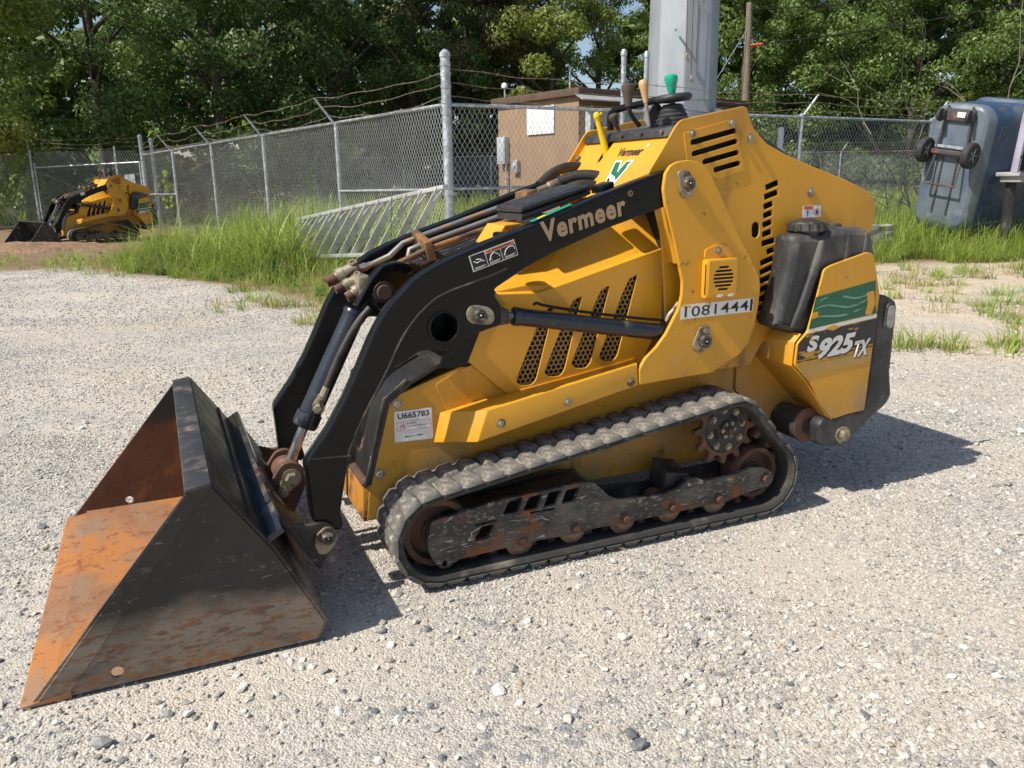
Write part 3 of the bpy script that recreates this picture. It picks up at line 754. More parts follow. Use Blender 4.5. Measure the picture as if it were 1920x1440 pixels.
# yellow park lever, flattened with a hooked tip
yl = tube('park_lever', [(.912, .548, 1.195), (.900, .548, 1.245), (.882, .550, 1.300), (.875, .550, 1.322), (.872, .550, 1.338), (.862, .550, 1.352)], [.012, .013, .0105, .010, .014, .006], 'yellow_lever', LOADER, 12, 2)
tube('lever_tip', [(.871, .550, 1.334), (.882, .550, 1.344), (.888, .550, 1.352)], [.006, .004], 'yellow_lever', yl, 8, 1)

# --- manual box on its bracket
tb = P['toolbox']
f0, f1 = Vector(p3(tb[3], .22)), Vector(p3(tb[2], .22))
g0, g1 = Vector(p3(tb[0], .22)), Vector(p3(tb[1], .22))
def lerp(a, b, t): return a + (b - a) * t
dy = Vector((0, .19, 0))
m0, m1 = lerp(f0, g0, .52), lerp(f1, g1, .48)
tbx = hexa('manual_box', [f0, f1, f1 + dy, f0 + dy, m0 - Vector((0, 0, .001)), m1 - Vector((0, 0, .001)), m1 + dy - Vector((0, 0, .001)), m0 + dy - Vector((0, 0, .001))], 'plastic', LOADER, .006)
e_ = Vector((-.002, -.002, .0012)); e2 = Vector((.002, -.002, .0012)); e3 = Vector((.002, .002, .0012)); e4 = Vector((-.002, .002, .0012))
hexa('box_lid', [m0 + e_, m1 + e2, m1 + dy + e3, m0 + dy + e4, g0 + e_, g1 + e2, g1 + dy + e3, g0 + dy + e4], 'plastic', tbx, .008)
c_ = lerp(g0, g1, .5) + dy * .5
decal('lid_panel', 'plastic', tbx, lerp(g0, g1, .06) + dy * .1 + Vector((0, 0, .0012)), lerp(g0, g1, .94) + dy * .1 + Vector((0, 0, .0012)), lerp(g0, g1, .06) + dy * .9 + Vector((0, 0, .0012)), .0015)
sheet('box_bracket', [[(.345, .24, .945), (.385, .24, 1.000), (.385, .38, 1.000), (.345, .38, .945)], [(.385, .24, 1.000), (.455, .24, 1.006), (.455, .38, 1.006), (.385, .38, 1.000)], [(.42, .30, .94), (.44, .30, 1.000), (.44, .36, 1.000), (.42, .36, .94)]], .004, 'yellow_clean', LOADER)
hexa('box_strap', [(.685, .19, 1.085), (.73, .19, 1.10), (.73, .26, 1.10), (.685, .26, 1.085), (.685, .19, 1.110), (.73, .19, 1.125), (.73, .26, 1.125), (.685, .26, 1.110)], 'black', LOADER, .008)

# --- lift arms
arm_o = list(P['arm'][:7]) + list(P['arm'][9:])
hole = P['arm_hole'][0]
def make_arm():
    o = plate('lift_arm', fillet(arm_o, .012, 2), .100, .160, 'black', LOADER, holes=[circ(hole, .0395, 28)], bevel=.007)
    return o
arm = make_arm()
lathe('boss_ring', [(.039, 0), (.047, 0), (.047, -.006), (.041, -.008), (.039, -.006)], (hole[0], .100, hole[1]), (0, 1, 0), 'black', arm, 28)
tube('weld_seam', [p3(q, .0995) for q in P['arm_weld']], .0035, 'black_worn', arm, 6, 1)
tube('weld_seam', [p3(q, .0995) for q in P['arm_weld2']], .0032, 'black_worn', arm, 6, 1)
for q in P['arm_circ'][:1]:
    plate('cast_mark', circ(q, .019, 24), .0988, .1002, 'black', arm, holes=[circ(q, .0165, 24)], bevel=.0003)
lg = P['arm_logo']
d = (Vector(lg[2]) - Vector(lg[1])).normalized()
bl = Vector(lg[1]) - d * .020 + Vector((0, .004)); hgt = Vector((-d.y, d.x)) * .060
bl3, br3, tl3 = (bl.x, .0992, bl.y), (bl.x + d.x * .285, .0992, bl.y + d.y * .285), (bl.x + hgt.x, .0992, bl.y + hgt.y)
tx = text('lettering', 'Vermeer', 'tan_ink', arm, bl3, br3, tl3, bold=.036, shear=.10, spacing=1.12)
tx['label'] = 'worn gold lettering on the arm'
q = P['arm_reg'][0]
plate('lettering', circ((q[0] + .006, q[1] + .005), .0085, 20), .0990, .0996, 'tan_ink', arm, holes=[circ((q[0] + .006, q[1] + .005), .0068, 20)], bevel=0)
text('lettering', 'R', 'tan_ink', arm, *on(.0992, (q[0] + .003, q[1] + .001), (q[0] + .009, q[1] + .001), (q[0] + .003, q[1] + .009)))
# warning label with three pictures
la, lb, lc, ld = [Vector(p) for p in P['arm_label']]
wl = decal('warning_label', 'white', arm, *on(.0998, ld, lc, la), th=.0008)
def LP(u, v): return ld + (lc - ld) * u + (la - ld) * v
def lq(mat, u0, u1, v0, v1, y=.0982): return decal('printed_panel', mat, wl, *on(y, LP(u0, v0), LP(u1, v0), LP(u0, v1)), th=.0006)
lq('orange_ink', .35, .985, .78, .96)
lq('ink', .02, .325, .05, .96); lq('ink', .345, .655, .05, .75); lq('ink', .675, .985, .05, .75)
text('printed_text', 'WARNING', 'ink', wl, *on(.0972, LP(.50, .81), LP(.90, .81), LP(.50, .92)), bold=.02)
text('printed_text', '!', 'ink', wl, *on(.0972, LP(.43, .81), LP(.445, .81), LP(.43, .93)), bold=.03)
for u in (.05, .375, .71):
    for k, (ln, v) in enumerate(((.24, .17), (.20, .10))):
        lq('white_worn', u, u + ln, v, v + .03, .0974)
for pth in ([(.06, .60), (.12, .45), (.20, .50), (.28, .40), (.20, .62), (.12, .66)], [(.39, .30), (.45, .62), (.52, .70), (.60, .50), (.62, .34)], [(.71, .30), (.77, .58), (.86, .70), (.95, .64), (.96, .45)]):
    tube('printed_line', [p3(LP(*p), .0974) for p in pth], .0012, 'white', wl, 5)
for u in (.41, .72):
    lq('orange_ink', u, u + .03, .26, .46, .0972)
decal('green_tape', 'green_knob', arm, (.418, .115, 1.0145), (.545, .115, 1.0595), (.418, .14, 1.0145), .0012)
decal('yellow_tape', 'yellow_lever', arm, (.438, .117, 1.0225), (.462, .117, 1.031), (.438, .132, 1.0225), .0016)
arm2 = bpy.data.objects.new('lift_arm', arm.data); link(arm2, LOADER); arm2.location = (0, mir(.16) - .10, 0)
for zz in (.651, .600):
    plate('cast_mark', circ((-.172 if zz > .62 else -.206, .506 if zz > .62 else .445), .017, 20), mir(.16) - .0012, mir(.16) + .0005, 'black', arm2, holes=[circ((-.172 if zz > .62 else -.206, .506 if zz > .62 else .445), .0125, 20)], bevel=.0003).location = (0, -(mir(.16) - .10), 0)
lathe('cross_tube', [(.040, .002), (.047, .002), (.047, .675), (.040, .675), (.040, .002)], (hole[0], .10, hole[1]), (0, 1, 0), 'black', LOADER, 28)
plate('tube_plug', circ(hole, .0398, 24), .20, .206, 'dark', LOADER, bevel=0)

# --- loader towers with pivot pins
tw_o = fillet(P['tower'], .006, 2)
tw = plate('tower_plate', tw_o, .082, .096, 'yellow', LOADER, bevel=.003)
tw2 = bpy.data.objects.new('tower_plate', tw.data); link(tw2, LOADER); tw2.location = (0, mir(.096) - .082, 0)
def pinset(lug, c, y, parent, r=.019, bolt_at=None):
    o = plate('pin_retainer', fillet(lug, .012, 3), y - .009, y, 'zinc', parent, bevel=.002)
    lathe('pivot_pin', [(r * .30, .004), (r * .42, .016), (r * .85, .016), (r, .012), (r, 0)], (c[0], y - .008, c[1]), (0, -1, 0), 'frame_worn', parent, 18)
    lathe('grease_nipple', [(0, 0), (.006, 0), (.005, .012), (.003, .016), (0, .018)], (c[0], y - .009, c[1]), (0, -1, 0), 'zinc', parent, 10)
    if bolt_at: bolt('bolt', (bolt_at[0], y - .009, bolt_at[1]), (0, -1, 0), parent, .0085)
pinset(P['lug_top'], P['pin_top'][0], .082, tw, .020, (.921, 1.086))
pinset(P['lug_low'], P['pin_low'][0], .082, tw, .022, (1.003, .656))
tl_ = [(.844, 1.045), (.862, .985), (.884, .935), (.902, .875)]
sheet('tower_web', [[p3(a, .090), p3(b, .090), p3((b[0] + .01, b[1]), .151), p3((a[0] + .01, a[1]), .151)] for a, b in zip(tl_, tl_[1:])], .006, 'yellow_clean', LOADER)
sheet('tower_web', [[(1.10, .09, .545), (1.18, .09, .59), (1.18, .21, .59), (1.10, .21, .545)], [(.78, .09, .513), (1.10, .09, .545), (1.10, .21, .545), (.78, .21, .513)]], .006, 'yellow', LOADER)
# vented lamp cover
vb = P['vent_box']
vc = box('vent_cover', (.985, .052, .762), (1.105, .082, .885), 'yellow_clean', tw, .008)
vcs = []
for k in range(7):
    z = .824 + (k - 3) * .0115
    hw = math.sqrt(max(.040 ** 2 - (z - .824) ** 2, 1e-5))
    vcs.append(capsule((1.048 - hw + .004, z), (1.048 + hw - .004, z), .0035, 3))
plate('louvre_plate', fillet([(.99, .768), (1.10, .768), (1.10, .880), (.99, .880)], .006), .0485, .0518, 'yellow', tw, holes=vcs, bevel=.0008)
plate('louvre_backing', circ((1.048, .824), .042, 20), .0515, .0517, 'dark', tw, bevel=0)
plate('cover_bracket', fillet([(.992, .885), (.994, .914), (1.034, .927), (1.081, .922), (1.100, .902), (1.103, .885)], .006), .076, .0815, 'yellow_clean', tw, bevel=.0015)
bolt('bolt', (1.043, .0755, .908), (0, -1, 0), tw, .008)
decal('cover_slot', 'dark', tw, (.9845, .060, .775), (.9845, .056, .775), (.9845, .060, .870), .0008)
for xx in (1.022, 1.065):
    plate('paint_chip', fillet([(xx, .766), (xx + .012, .774), (xx + .028, .773), (xx + .02, .764)], .004), .0474, .0484, 'white_worn', tw, bevel=0)
n4 = P['num']
nd = decal('number_decal', 'white_worn', tw, *on(.0815, n4[3], n4[2], n4[0]))
v0, v1, v2 = Vector(n4[3]), Vector(n4[2]) - Vector(n4[3]), Vector(n4[0]) - Vector(n4[3])
def NP(u, v): return v0 + v1 * u + v2 * v
text('printed_text', '1081444', 'ink', nd, *on(.0802, NP(.05, .12), NP(.93, .12), NP(.05, .86)), bold=.004, spacing=1.05)
decal('printed_bar', 'ink', nd, *on(.0804, NP(.955, .06), NP(.985, .06), NP(.955, .94)))

# --- lift cylinder
a, b = P['liftcyl']
ly = .128
A3, B3 = Vector(p3(a, ly)), Vector((1.005, ly, .630))
dd = (B3 - A3).normalized()
lc_ = lathe('lift_cylinder', [(0, 0), (.020, 0), (.0275, .004), (.0285, .012), (.0285, .022), (.0265, .024), (.0265, .55), (.030, .553), (.030, .60), (0, .602)], A3 + dd * .012, dd, 'cyl', LOADER, 24)
lathe('cylinder_rod', [(0, -.05), (.013, -.05), (.013, .02), (0, .02)], A3, dd, 'chrome', lc_, 16)
hexa('rod_clevis', [p3(p, y) for y, ps in ((.102, None),) for p in ()] or [(.255, .102, .722), (.338, .102, .728), (.338, .155, .728), (.255, .155, .722), (.255, .102, .784), (.336, .102, .772), (.336, .155, .772), (.255, .155, .784)], 'black_worn', lc_, .006)
pinset(P['lug_rod'], P['pin_rod'][0], .0995, lc_, .018, (.268, .752))
tube('cylinder_line', [(.42, .120, .775), (.43, .119, .782), (.45, .120, .772), (.60, .120, .739), (.80, .120, .704), (.885, .118, .692)], .0045, 'black', lc_, 8, 1)
tube('cylinder_hose', [(.885, .115, .690), (.893, .112, .712), (.905, .108, .724), (.925, .112, .745)], .008, 'zinc', lc_, 10, 1)

# --- tilt cylinder between the arms
ty = .42
t0, t1, t2 = [Vector(p3(p, ty)) for p in P['tilt']]
td = (t1 - t0).normalized(); tlen = (t1 - t0).length
tc = lathe('tilt_cylinder', [(0, 0), (.034, 0), (.0365, .006), (.0365, .014), (.0335, .016), (.0335, tlen - .05), (.039, tlen - .048), (.039, tlen - .012), (.036, tlen - .002), (0, tlen)], t0, td, 'cyl', LOADER, 28)
cyl('cylinder_rod', t1, t2, .0155, 'chrome', tc, 18)
cyl('rod_eye', (t2.x, ty - .035, t2.z), (t2.x, ty + .035, t2.z), .042, 'rust', tc, 26, .005)
tube('cylinder_hose', [p3(p, .366) for p in P['hose'][:4]] + [(-.150, .368, .535)], .0125, 'hose', tc, 12, 2)
tube('hose_fitting', [(-.150, .368, .536), (-.165, .370, .505)], [.011, .012], 'zinc', tc, 8)
cyl('hose_elbow', (-.165, .368, .507), (-.182, .395, .470), .014, 'zinc', tc, 12)
bolt('hose_nut', (-.178, .375, .472), (-.3, -1, 0), tc, .013)
plate('cylinder_bracket', fillet(P['bracket_cyl'], .012, 3), .39, .45, 'black', LOADER, bevel=.004)
cyl('cylinder_pin', (.045, .375, .805), (.045, .465, .805), .024, 'rust', LOADER, 20)
cyl('pin_boss', (.045, .382, .805), (.045, .389, .805), .033, 'black_worn', LOADER, 20)

# --- hydraulic couplers and tubes along the far arm
for (a, b), yy, r in zip(P['coup'], (.60, .55, .50), (.023, .017, .021)):
    A3, B3 = Vector(p3(a, yy)), Vector(p3(b, yy))
    L_ = (B3 - A3).length; dd = (B3 - A3).normalized()
    o = lathe('hydraulic_coupler', [(r * .55, .006), (r * .62, 0), (r * .80, .0), (r * .82, L_ * .26), (r * .74, L_ * .28), (r * .74, L_ * .33), (r * 1.08, L_ * .35), (r * 1.08, L_ * .52), (r * .95, L_ * .54), (r * .95, L_ * .9), (r * .6, L_ * .95), (0, L_)], A3, dd, None, LOADER, 18, mats=['rust', 'zinc'], midx=[0, 0, 0, 0, 1, 1, 1, 1, 1, 1, 1])
    pp = A3 + dd * L_ * .8 + Vector((0, -.004, r * .7))
    lathe('coupler_port', [(0, .004), (r * .35, .004), (r * .4, .009), (r * .65, .009), (r * .65, -.012), (0, -.012)], pp, (-.2, -.45, .85), 'zinc', o, 14)
box('coupler_manifold', (-.012, .47, .79), (.035, .63, .845), 'zinc', LOADER, .008)
hw = .0095
for (pth, end, yy, mat) in ((P['tubes'][0], (.76, 1.11), .62, 'steel'), (P['tubes'][1], (.70, 1.07), .56, 'steel'), ([(.07, .852), (.12, .872), (.226, .915)], (.68, 1.045), .52, 'tube_orange')):
    o = tube('hydraulic_tube', [p3(q, yy) for q in pth] + [p3(end, yy)], hw, mat, LOADER, 10, 0)
lathe('tube_nut', [(0, 0), (.014, 0), (.015, .03), (.011, .036), (.011, .05), (0, .05)], (.02, .62, .852), (.9, 0, .3), 'steel', LOADER, 6)
cq = P['clamp']
hexa('tube_clamp', [(.226, .49, .880), (.252, .49, .884), (.252, .64, .905), (.226, .64, .900), (.212, .49, .940), (.236, .49, .945), (.236, .64, .975), (.212, .64, .970)], 'tube_orange', LOADER, .003)
hexa('tube_clamp', [(.60, .55, 1.06), (.64, .55, 1.07), (.64, .65, 1.07), (.60, .65, 1.06), (.60, .55, 1.09), (.64, .55, 1.10), (.64, .65, 1.10), (.60, .65, 1.09)], 'tube_orange', LOADER, .003)
lathe('hose_sleeve', [(0, 0), (.010, 0), (.011, .04), (.016, .045), (.017, .10), (.012, .105), (0, .105)], (.655, .58, 1.095), (.95, 0, .28), 'zinc', LOADER, 16)
tube('hydraulic_hose', [(.73, .56, 1.12), (.80, .54, 1.145), (.87, .50, 1.135), (.92, .46, 1.09)], .022, 'hose', LOADER, 14, 2)
tube('hydraulic_hose', [(.70, .52, 1.08), (.78, .50, 1.115), (.86, .48, 1.10), (.92, .46, 1.05)], .020, 'hose', LOADER, 14, 2)
tube('hydraulic_hose', [(.70, .66, 1.11), (.78, .69, 1.165), (.87, .69, 1.18), (.95, .66, 1.15)], .018, 'hose', LOADER, 12, 2)
sheet('tube_tray', [[(.20, .50, .865), (.70, .50, 1.01), (.70, .69, 1.01), (.20, .69, .865)]], .006, 'black_worn', LOADER)
box('arm_stop', (.335, .165, .935), (.375, .225, .985), 'black', LOADER, .01)

# --- quick-attach frame
qb = Vector((-.385, .315)); qe = Vector((-.258, .095)); qd = (qe - qb).normalized(); qn = Vector((qd.y, -qd.x)) * -1
if qn.x < 0: qn = -qn
qa = plate('attach_plate', [tuple(qb), tuple(qe), tuple(qe + qn * .016), tuple(qb + qn * .016)], .075, mir(.075), 'black_worn', LOADER, bevel=.003)
for yy in (.082, mir(.100)):
    lug = plate('attach_lug', fillet([(-.345, .250), (-.285, .228), (-.232, .226), (-.205, .208), (-.200, .180), (-.215, .150), (-.255, .095), (-.275, .125)], .012, 3), yy, yy + .016, 'rust' if yy > .5 else 'black_worn', qa, bevel=.003)
pinset([(-.268, .175), (-.262, .195), (-.235, .218), (-.212, .212), (-.200, .190), (-.205, .165), (-.235, .135), (-.258, .140)], (-.229, .187), .0815, qa, .017)
for yy in (ty - .075, ty + .055):
    plate('cylinder_lug', fillet([(t2.x - .075, t2.z - .03), (t2.x - .02, t2.z + .050), (t2.x + .02, t2.z + .052), (t2.x + .048, t2.z + .02), (t2.x + .045, t2.z - .03), (t2.x + .0, t2.z - .12), (t2.x - .02, t2.z - .15)], .02, 3), yy, yy + .018, 'rust', qa, bevel=.003)
plate('pin_retainer', fillet([(t2.x - .045, t2.z - .042), (t2.x - .012, t2.z + .030), (t2.x + .022, t2.z + .030), (t2.x + .034, t2.z - .004), (t2.x - .02, t2.z - .055)], .016, 3), ty - .084, ty - .075, 'zinc', qa, bevel=.002)
bolt('bolt', (t2.x + .003, ty - .084, t2.z + .004), (0, -1, 0), qa, .020)
bolt('bolt', (t2.x - .024, ty - .084, t2.z - .036), (0, -1, 0), qa, .012)
for yy in (.27, .60):
    tube('lock_handle', [(-.372, yy - .02, .275), (-.350, yy - .022, .268), (-.330, yy - .02, .235), (-.322, yy - .01, .205), (-.320, yy, .150)], [.012, .013, .013, .012, .012], 'steel' if yy < .5 else 'galv', qa, 12, 2)
    cyl('lock_sleeve', (-.322, yy - .008, .212), (-.318, yy, .165), .018, 'rust', qa, 14)

# --- bucket
bs = P['bk_side']
Y0, Y1 = -.12, 1.02
pr = [(-.945, .001), (-.57, .449), (-.521, .456), (-.396, .268), (-.287, .047), (-.309, .004)]
bk = sheet('bucket', [[p3(a, Y0 + .006), p3(b, Y0 + .006), p3(b, Y1 - .006), p3(a, Y1 - .006)] for a, b in zip(pr[2:5], pr[3:6])], .010, 'bucket', LOADER, .002)
bot = sheet('floor_plate', [[(-.309, Y0 + .006, .012), (-.90, Y0 + .006, .012), (-.90, Y1 - .006, .012), (-.309, Y1 - .006, .012)]], .008, 'rust_orange', bk)
hexa('cutting_edge', [(-.965, Y0 - .004, .001), (-.86, Y0 - .004, .001), (-.86, Y1 + .004, .001), (-.965, Y1 + .004, .001), (-.962, Y0 - .004, .005), (-.86, Y0 - .004, .019), (-.86, Y1 + .004, .019), (-.962, Y1 + .004, .005)], 'rust_orange', bk, .0015)
hb = P['bk_hole'][0]
for ya, yb, m_ in ((Y0, Y0 + .008, 'bucket'), (Y1 - .008, Y1, 'rust_dark')):
    plate('side_wall', [(-.943, .004), (-.57, .449), (-.519, .458), (-.394, .269), (-.284, .047), (-.306, .003)], ya, yb, m_, bk, holes=[circ(hb, .0135, 18)], bevel=.002)
plate('edge_strip', [(-.925, .012), (-.571, .446), (-.520, .453), (-.545, .42), (-.862, .016)], Y0 - .0045, Y0, 'bucket', bk, bevel=.001)
hexa('top_plate', [(-.575, Y0 - .003, .446), (-.516, Y0 - .003, .452), (-.516, Y1 + .003, .452), (-.575, Y1 + .003, .446), (-.573, Y0 - .003, .457), (-.516, Y0 - .003, .464), (-.516, Y1 + .003, .464), (-.573, Y1 + .003, .457)], 'bucket_top', bk, .002)
plate('back_rib', [(-.415, .293), (-.406, .280), (-.360, .306), (-.368, .320)], Y0 + .01, Y1 - .01, 'cyl', bk, bevel=.002)
plate('back_rib', [(-.448, .345), (-.441, .333), (-.425, .342), (-.432, .354)], Y0 + .05, Y1 - .05, 'bucket', bk, bevel=.002)

# --- undercarriage
def hull(cs, n=160):
    pts = []
    for cx, cz, r in cs:
        pts += [(cx + r * cos(2 * pi * i / n), cz + r * sin(2 * pi * i / n)) for i in range(n)]
    pts = sorted(set(pts))
    def half(ps):
        h = []
        for p in ps:
            while len(h) > 1 and (h[-1][0] - h[-2][0]) * (p[1] - h[-2][1]) - (h[-1][1] - h[-2][1]) * (p[0] - h[-2][0]) <= 0: h.pop()
            h.append(p)
        return h
    lo, up_ = half(pts), half(pts[::-1])
    return lo[:-1] + up_[:-1]                    # counter-clockwise
CIR = [(.080, .146, .146), (1.100, .318, .122), (1.238, .140, .140)]
def resample(loop, n):
    L_ = np.array(loop + loop[:1]); s = np.r_[0, np.cumsum(np.hypot(*np.diff(L_, axis=0).T))]
    t = np.linspace(0, s[-1], n, endpoint=False)
    return np.c_[np.interp(t, s, L_[:, 0]), np.interp(t, s, L_[:, 1])], s[-1]
LUG_H, BELT = .013, .019
NS = 260
out, per = resample(hull(CIR), NS)
tan_ = np.roll(out, -1, 0) - np.roll(out, 1, 0); tan_ /= np.hypot(*tan_.T)[:, None]
nor = np.c_[tan_[:, 1], -tan_[:, 0]]             # outward
sag = np.zeros(NS)
bo_, bi_ = out - nor * LUG_H, out - nor * (LUG_H + BELT)
V, Fc = [], []
for i in range(NS):
    (ox, oz), (ix, iz) = bo_[i], bi_[i]
    mx, mz = (ox + ix) / 2, (oz + iz) / 2
    V += [(ix, .006, iz), (mx, .000, mz), (ox, .004, oz), (ox, .196, oz), (mx, .200, mz), (ix, .194, iz)]
for i in range(NS):
    j = (i + 1) % NS
    for k in range(6):
        k2 = (k + 1) % 6
        Fc.append((i * 6 + k, i * 6 + k2, j * 6 + k2, j * 6 + k))
belt = meshobj('rubber_track', V, Fc, None, LOADER, smooth=40, mats=['rubber', 'tread'], midx=[1 if k % 6 == 2 else 0 for k in range(len(Fc))])
# tread lugs: two staggered rows; drive lugs inside
def lugmesh(name, lx, ly, lz, mat, jit=0):
    V = [(-lx / 2, 0, 0), (lx / 2, 0, 0), (lx / 2, ly, 0), (-lx / 2, ly, 0), (-lx * .30, .004, lz), (lx * .26, .006, lz), (lx * .30, ly - .008, lz * .95), (-lx * .34, ly - .006, lz)]
    o = meshobj(name, V, [(0, 3, 2, 1), (4, 5, 6, 7), (0, 1, 5, 4), (1, 2, 6, 5), (2, 3, 7, 6), (3, 0, 4, 7)], mat)
    bevel_mesh(o, .005, 2)
    me = o.data; bpy.data.objects.remove(o); return me
lug_me = lugmesh('tread_lug', .062, .104, LUG_H + .002, 'tread')
lug_me2 = lugmesh('tread_lug', .062, .090, LUG_H + .002, 'tread')
drv_me = lugmesh('drive_lug', .030, .050, .026, 'rust')
NL = int(round(per / .066))
def place(me, s, y, inner=False, name='tread_lug'):
    t = (s % 1) * NS; i = int(t) % NS; j = (i + 1) % NS; f = t - int(t)
    p = (bi_ if inner else bo_)[i] * (1 - f) + (bi_ if inner else bo_)[j] * f
    T_ = tan_[i] * (1 - f) + tan_[j] * f; T_ /= np.hypot(*T_)
    n_ = np.array((T_[1], -T_[0])) * (-1 if inner else 1)
    p = p - n_ * .002
    x_ = Vector((T_[0], 0, T_[1])); z_ = Vector((n_[0], 0, n_[1])); y_ = z_.cross(x_)
    o = bpy.data.objects.new(name, me); link(o, belt)
    # columns: along, across, outward
    M4 = Matrix(((x_.x, y_.x, z_.x, p[0]), (x_.y, y_.y, z_.y, y if y_.y > 0 else y), (x_.z, y_.z, z_.z, p[1]), (0, 0, 0, 1)))
    o.matrix_local = M4
    return y_.y
sgn = None
for k in range(NL):
    s = k / NL
    t = (s % 1) * NS; i = int(t) % NS
    n_ = np.array((tan_[i][1], -tan_[i][0]))
    yy = Vector((n_[0], 0, n_[1])).cross(Vector((tan_[i][0], 0, tan_[i][1]))).y
    off = (lambda a, ln: a if yy > 0 else a + ln)
    place(lug_me, s, off(-.003, .104))
    place(lug_me2, s + .5 / NL, off(.106, .090))
    yi = -yy
    place(drv_me, s + .25 / NL, (.075 if yi > 0 else .125), True, 'drive_lug')

# track frame with its windows, rollers, idlers and sprocket
fr_o = fillet([(x, z if z > .068 or x < .2 or x > 1.11 else .068 + (z - .056) * .3) for x, z in P['frame']], .008, 2)
holes = [fillet(q, .006, 3) for q in P['frame_ws']] + [fillet(q, .001, 1) for q in P['frame_slits']] + [circ(P['frame_hole'][0], .0085, 14)]
tf = plate('track_frame', fr_o, .028, .044, 'frame_worn', LOADER, holes=holes, bevel=.002)
plate('frame_inner_plate', fr_o, .150, .162, 'black_worn', tf, bevel=.002)
hexa('frame_top', [(.10, .045, .190), (.56, .045, .222), (.56, .149, .222), (.10, .149, .190), (.10, .045, .198), (.56, .045, .230), (.56, .149, .230), (.10, .149, .198)], 'black_worn', tf, .002)
hexa('frame_bracket', [(.86, .060, .140), (.98, .060, .140), (.98, .149, .140), (.86, .149, .140), (.87, .060, .20), (.955, .060, .185), (.955, .149, .205), (.87, .149, .225)], 'black_worn', tf, .003)
for c in P['rollers']:
    o = lathe('track_roller', [(0, -.060), (.026, -.060), (.032, -.054), (.040, -.052), (.046, -.048), (.046, -.030), (.030, -.024), (.030, .024), (.046, .028), (.046, .048), (.030, .050), (0, .050)], (c[0], .094, c[1] + .002), (0, 1, 0), 'roller', tf, 24)
    bolt('bolt', (c[0], .0275, c[1] + .014), (0, -1, 0), tf, .013, 'rust')
def wheel(name, c, r, y0, y1, mat, parent, hub):
    h = (y1 - y0) / 2; m_ = (y0 + y1) / 2
    return lathe(name, [(0, -h * .55), (hub, -h * .55), (hub, -h * .75), (hub * 1.15, -h * .75), (hub * 1.25, -h * .45), (r * .72, -h * .35), (r * .80, -h), (r * .97, -h), (r, -h * .8), (r, h * .8), (r * .97, h), (r * .8, h), (r * .72, h * .4), (hub, h * .4), (0, h * .5)], (c[0], m_, c[1]), (0, 1, 0), mat, parent, 36)
wheel('front_idler', (.080, .146), .104, .055, .145, 'rust', tf, .035)
wheel('rear_idler', (1.238, .140), .092, .06, .14, 'rust', tf, .028)
bolt('axle_bolt', (1.253, .0275, .128), (0, -1, 0), tf, .014, 'rust')
gear = []
nT = 12
for k in range(nT):
    a = 2 * pi * k / nT
    for da, r in ((-.20, .096), (-.13, .099), (-.09, .116), (-.045, .124), (.045, .124), (.09, .116), (.13, .099), (.20, .096)):
        gear.append((1.100 + r * cos(a + da), .318 + r * sin(a + da)))
spk = plate('drive_sprocket', gear, .062, .082, 'rust', tf, bevel=.003)
lathe('sprocket_hub', [(0, -.010), (.020, -.010), (.024, -.006), (.030, -.006), (.032, .002), (.064, .006), (.078, .004), (.084, .010), (.084, .02)], (1.100, .052, .318), (0, 1, 0), 'black_worn', tf, 36)
for k in range(8):
    a = 2 * pi * k / 8 + .2
    bolt('bolt', (1.100 + .066 * cos(a), .0575, .318 + .066 * sin(a)), (0, -1, 0), tf, .0085)
for k in range(6):
    a = 2 * pi * k / 6
    bolt('bolt', (1.100 + .023 * cos(a), .0455, .318 + .023 * sin(a)), (0, -1, 0), tf, .0055)
bolt('axle_bolt', (1.100, .042, .318), (0, -1, 0), tf, .012, 'rust')
for a in (.9, 3.4):
    plate('hub_slot', capsule((1.100 + .045 * cos(a - .25), .318 + .045 * sin(a - .25)), (1.100 + .045 * cos(a + .25), .318 + .045 * sin(a + .25)), .008, 4), .0545, .0552, 'dark', tf, bevel=0)
# the other track, hidden behind the chassis
o = bpy.data.objects.new('rubber_track', belt.data); link(o, LOADER); o.location = (0, mir(.2), 0)
o = bpy.data.objects.new('track_frame', tf.data); link(o, LOADER); o.location = (0, mir(.044) - .028, 0)

# --- fuel tank, decal guard, rear guard
tk_o = fillet([(1.335, .950), (1.322, .936), (1.312, .83), (1.272, .675), (1.262, .65), (1.35, .62), (1.40, .595), (1.55, .60), (1.70, .66), (1.698, .86), (1.672, .936), (1.64, .960), (1.485, .968), (1.452, .946)], .012, 2)
tk = plate('fuel_tank', tk_o, .048, .150, 'plastic', LOADER, bevel=.026, smooth=60)
for xx, zz in ((1.545, .90), (1.625, .90)):
    hexa('tank_rib', [(xx, .042, zz - .05), (xx + .028, .042, zz - .05), (xx + .028, .08, zz - .05), (xx, .08, zz - .05), (xx + .006, .046, zz + .045), (xx + .022, .046, zz + .045), (xx + .022, .08, zz + .05), (xx + .006, .08, zz + .05)], 'plastic', tk, .008)
tube('tank_mold_line', [(1.44, .049, .925), (1.42, .046, .85), (1.375, .045, .72), (1.34, .048, .64)], [.012, .016, .016, .010], 'plastic', tk, 10, 1)
cpz = [(0, .046), (.018, .046), (.050, .036), (.056, .034), (.058, .030), (.058, .006), (.054, .002), (.040, .0), (.040, -.012), (0, -.012)]
cap = lathe('fuel_cap', cpz, (1.418, .100, .950), (0, 0, 1), 'plastic', tk, 28)
for k in range(14):
    a = 2 * pi * k / 14
    cyl('cap_grip', (1.418 + .057 * cos(a), .100 + .057 * sin(a), .957), (1.418 + .057 * cos(a), .100 + .057 * sin(a), .980), .0065, 'plastic', tk, 8)
cyl('tank_plug', (1.55, .11, .962), (1.55, .11, .975), .024, 'plastic', tk, 18)
g_o = fillet(P['guard'], .010, 3)
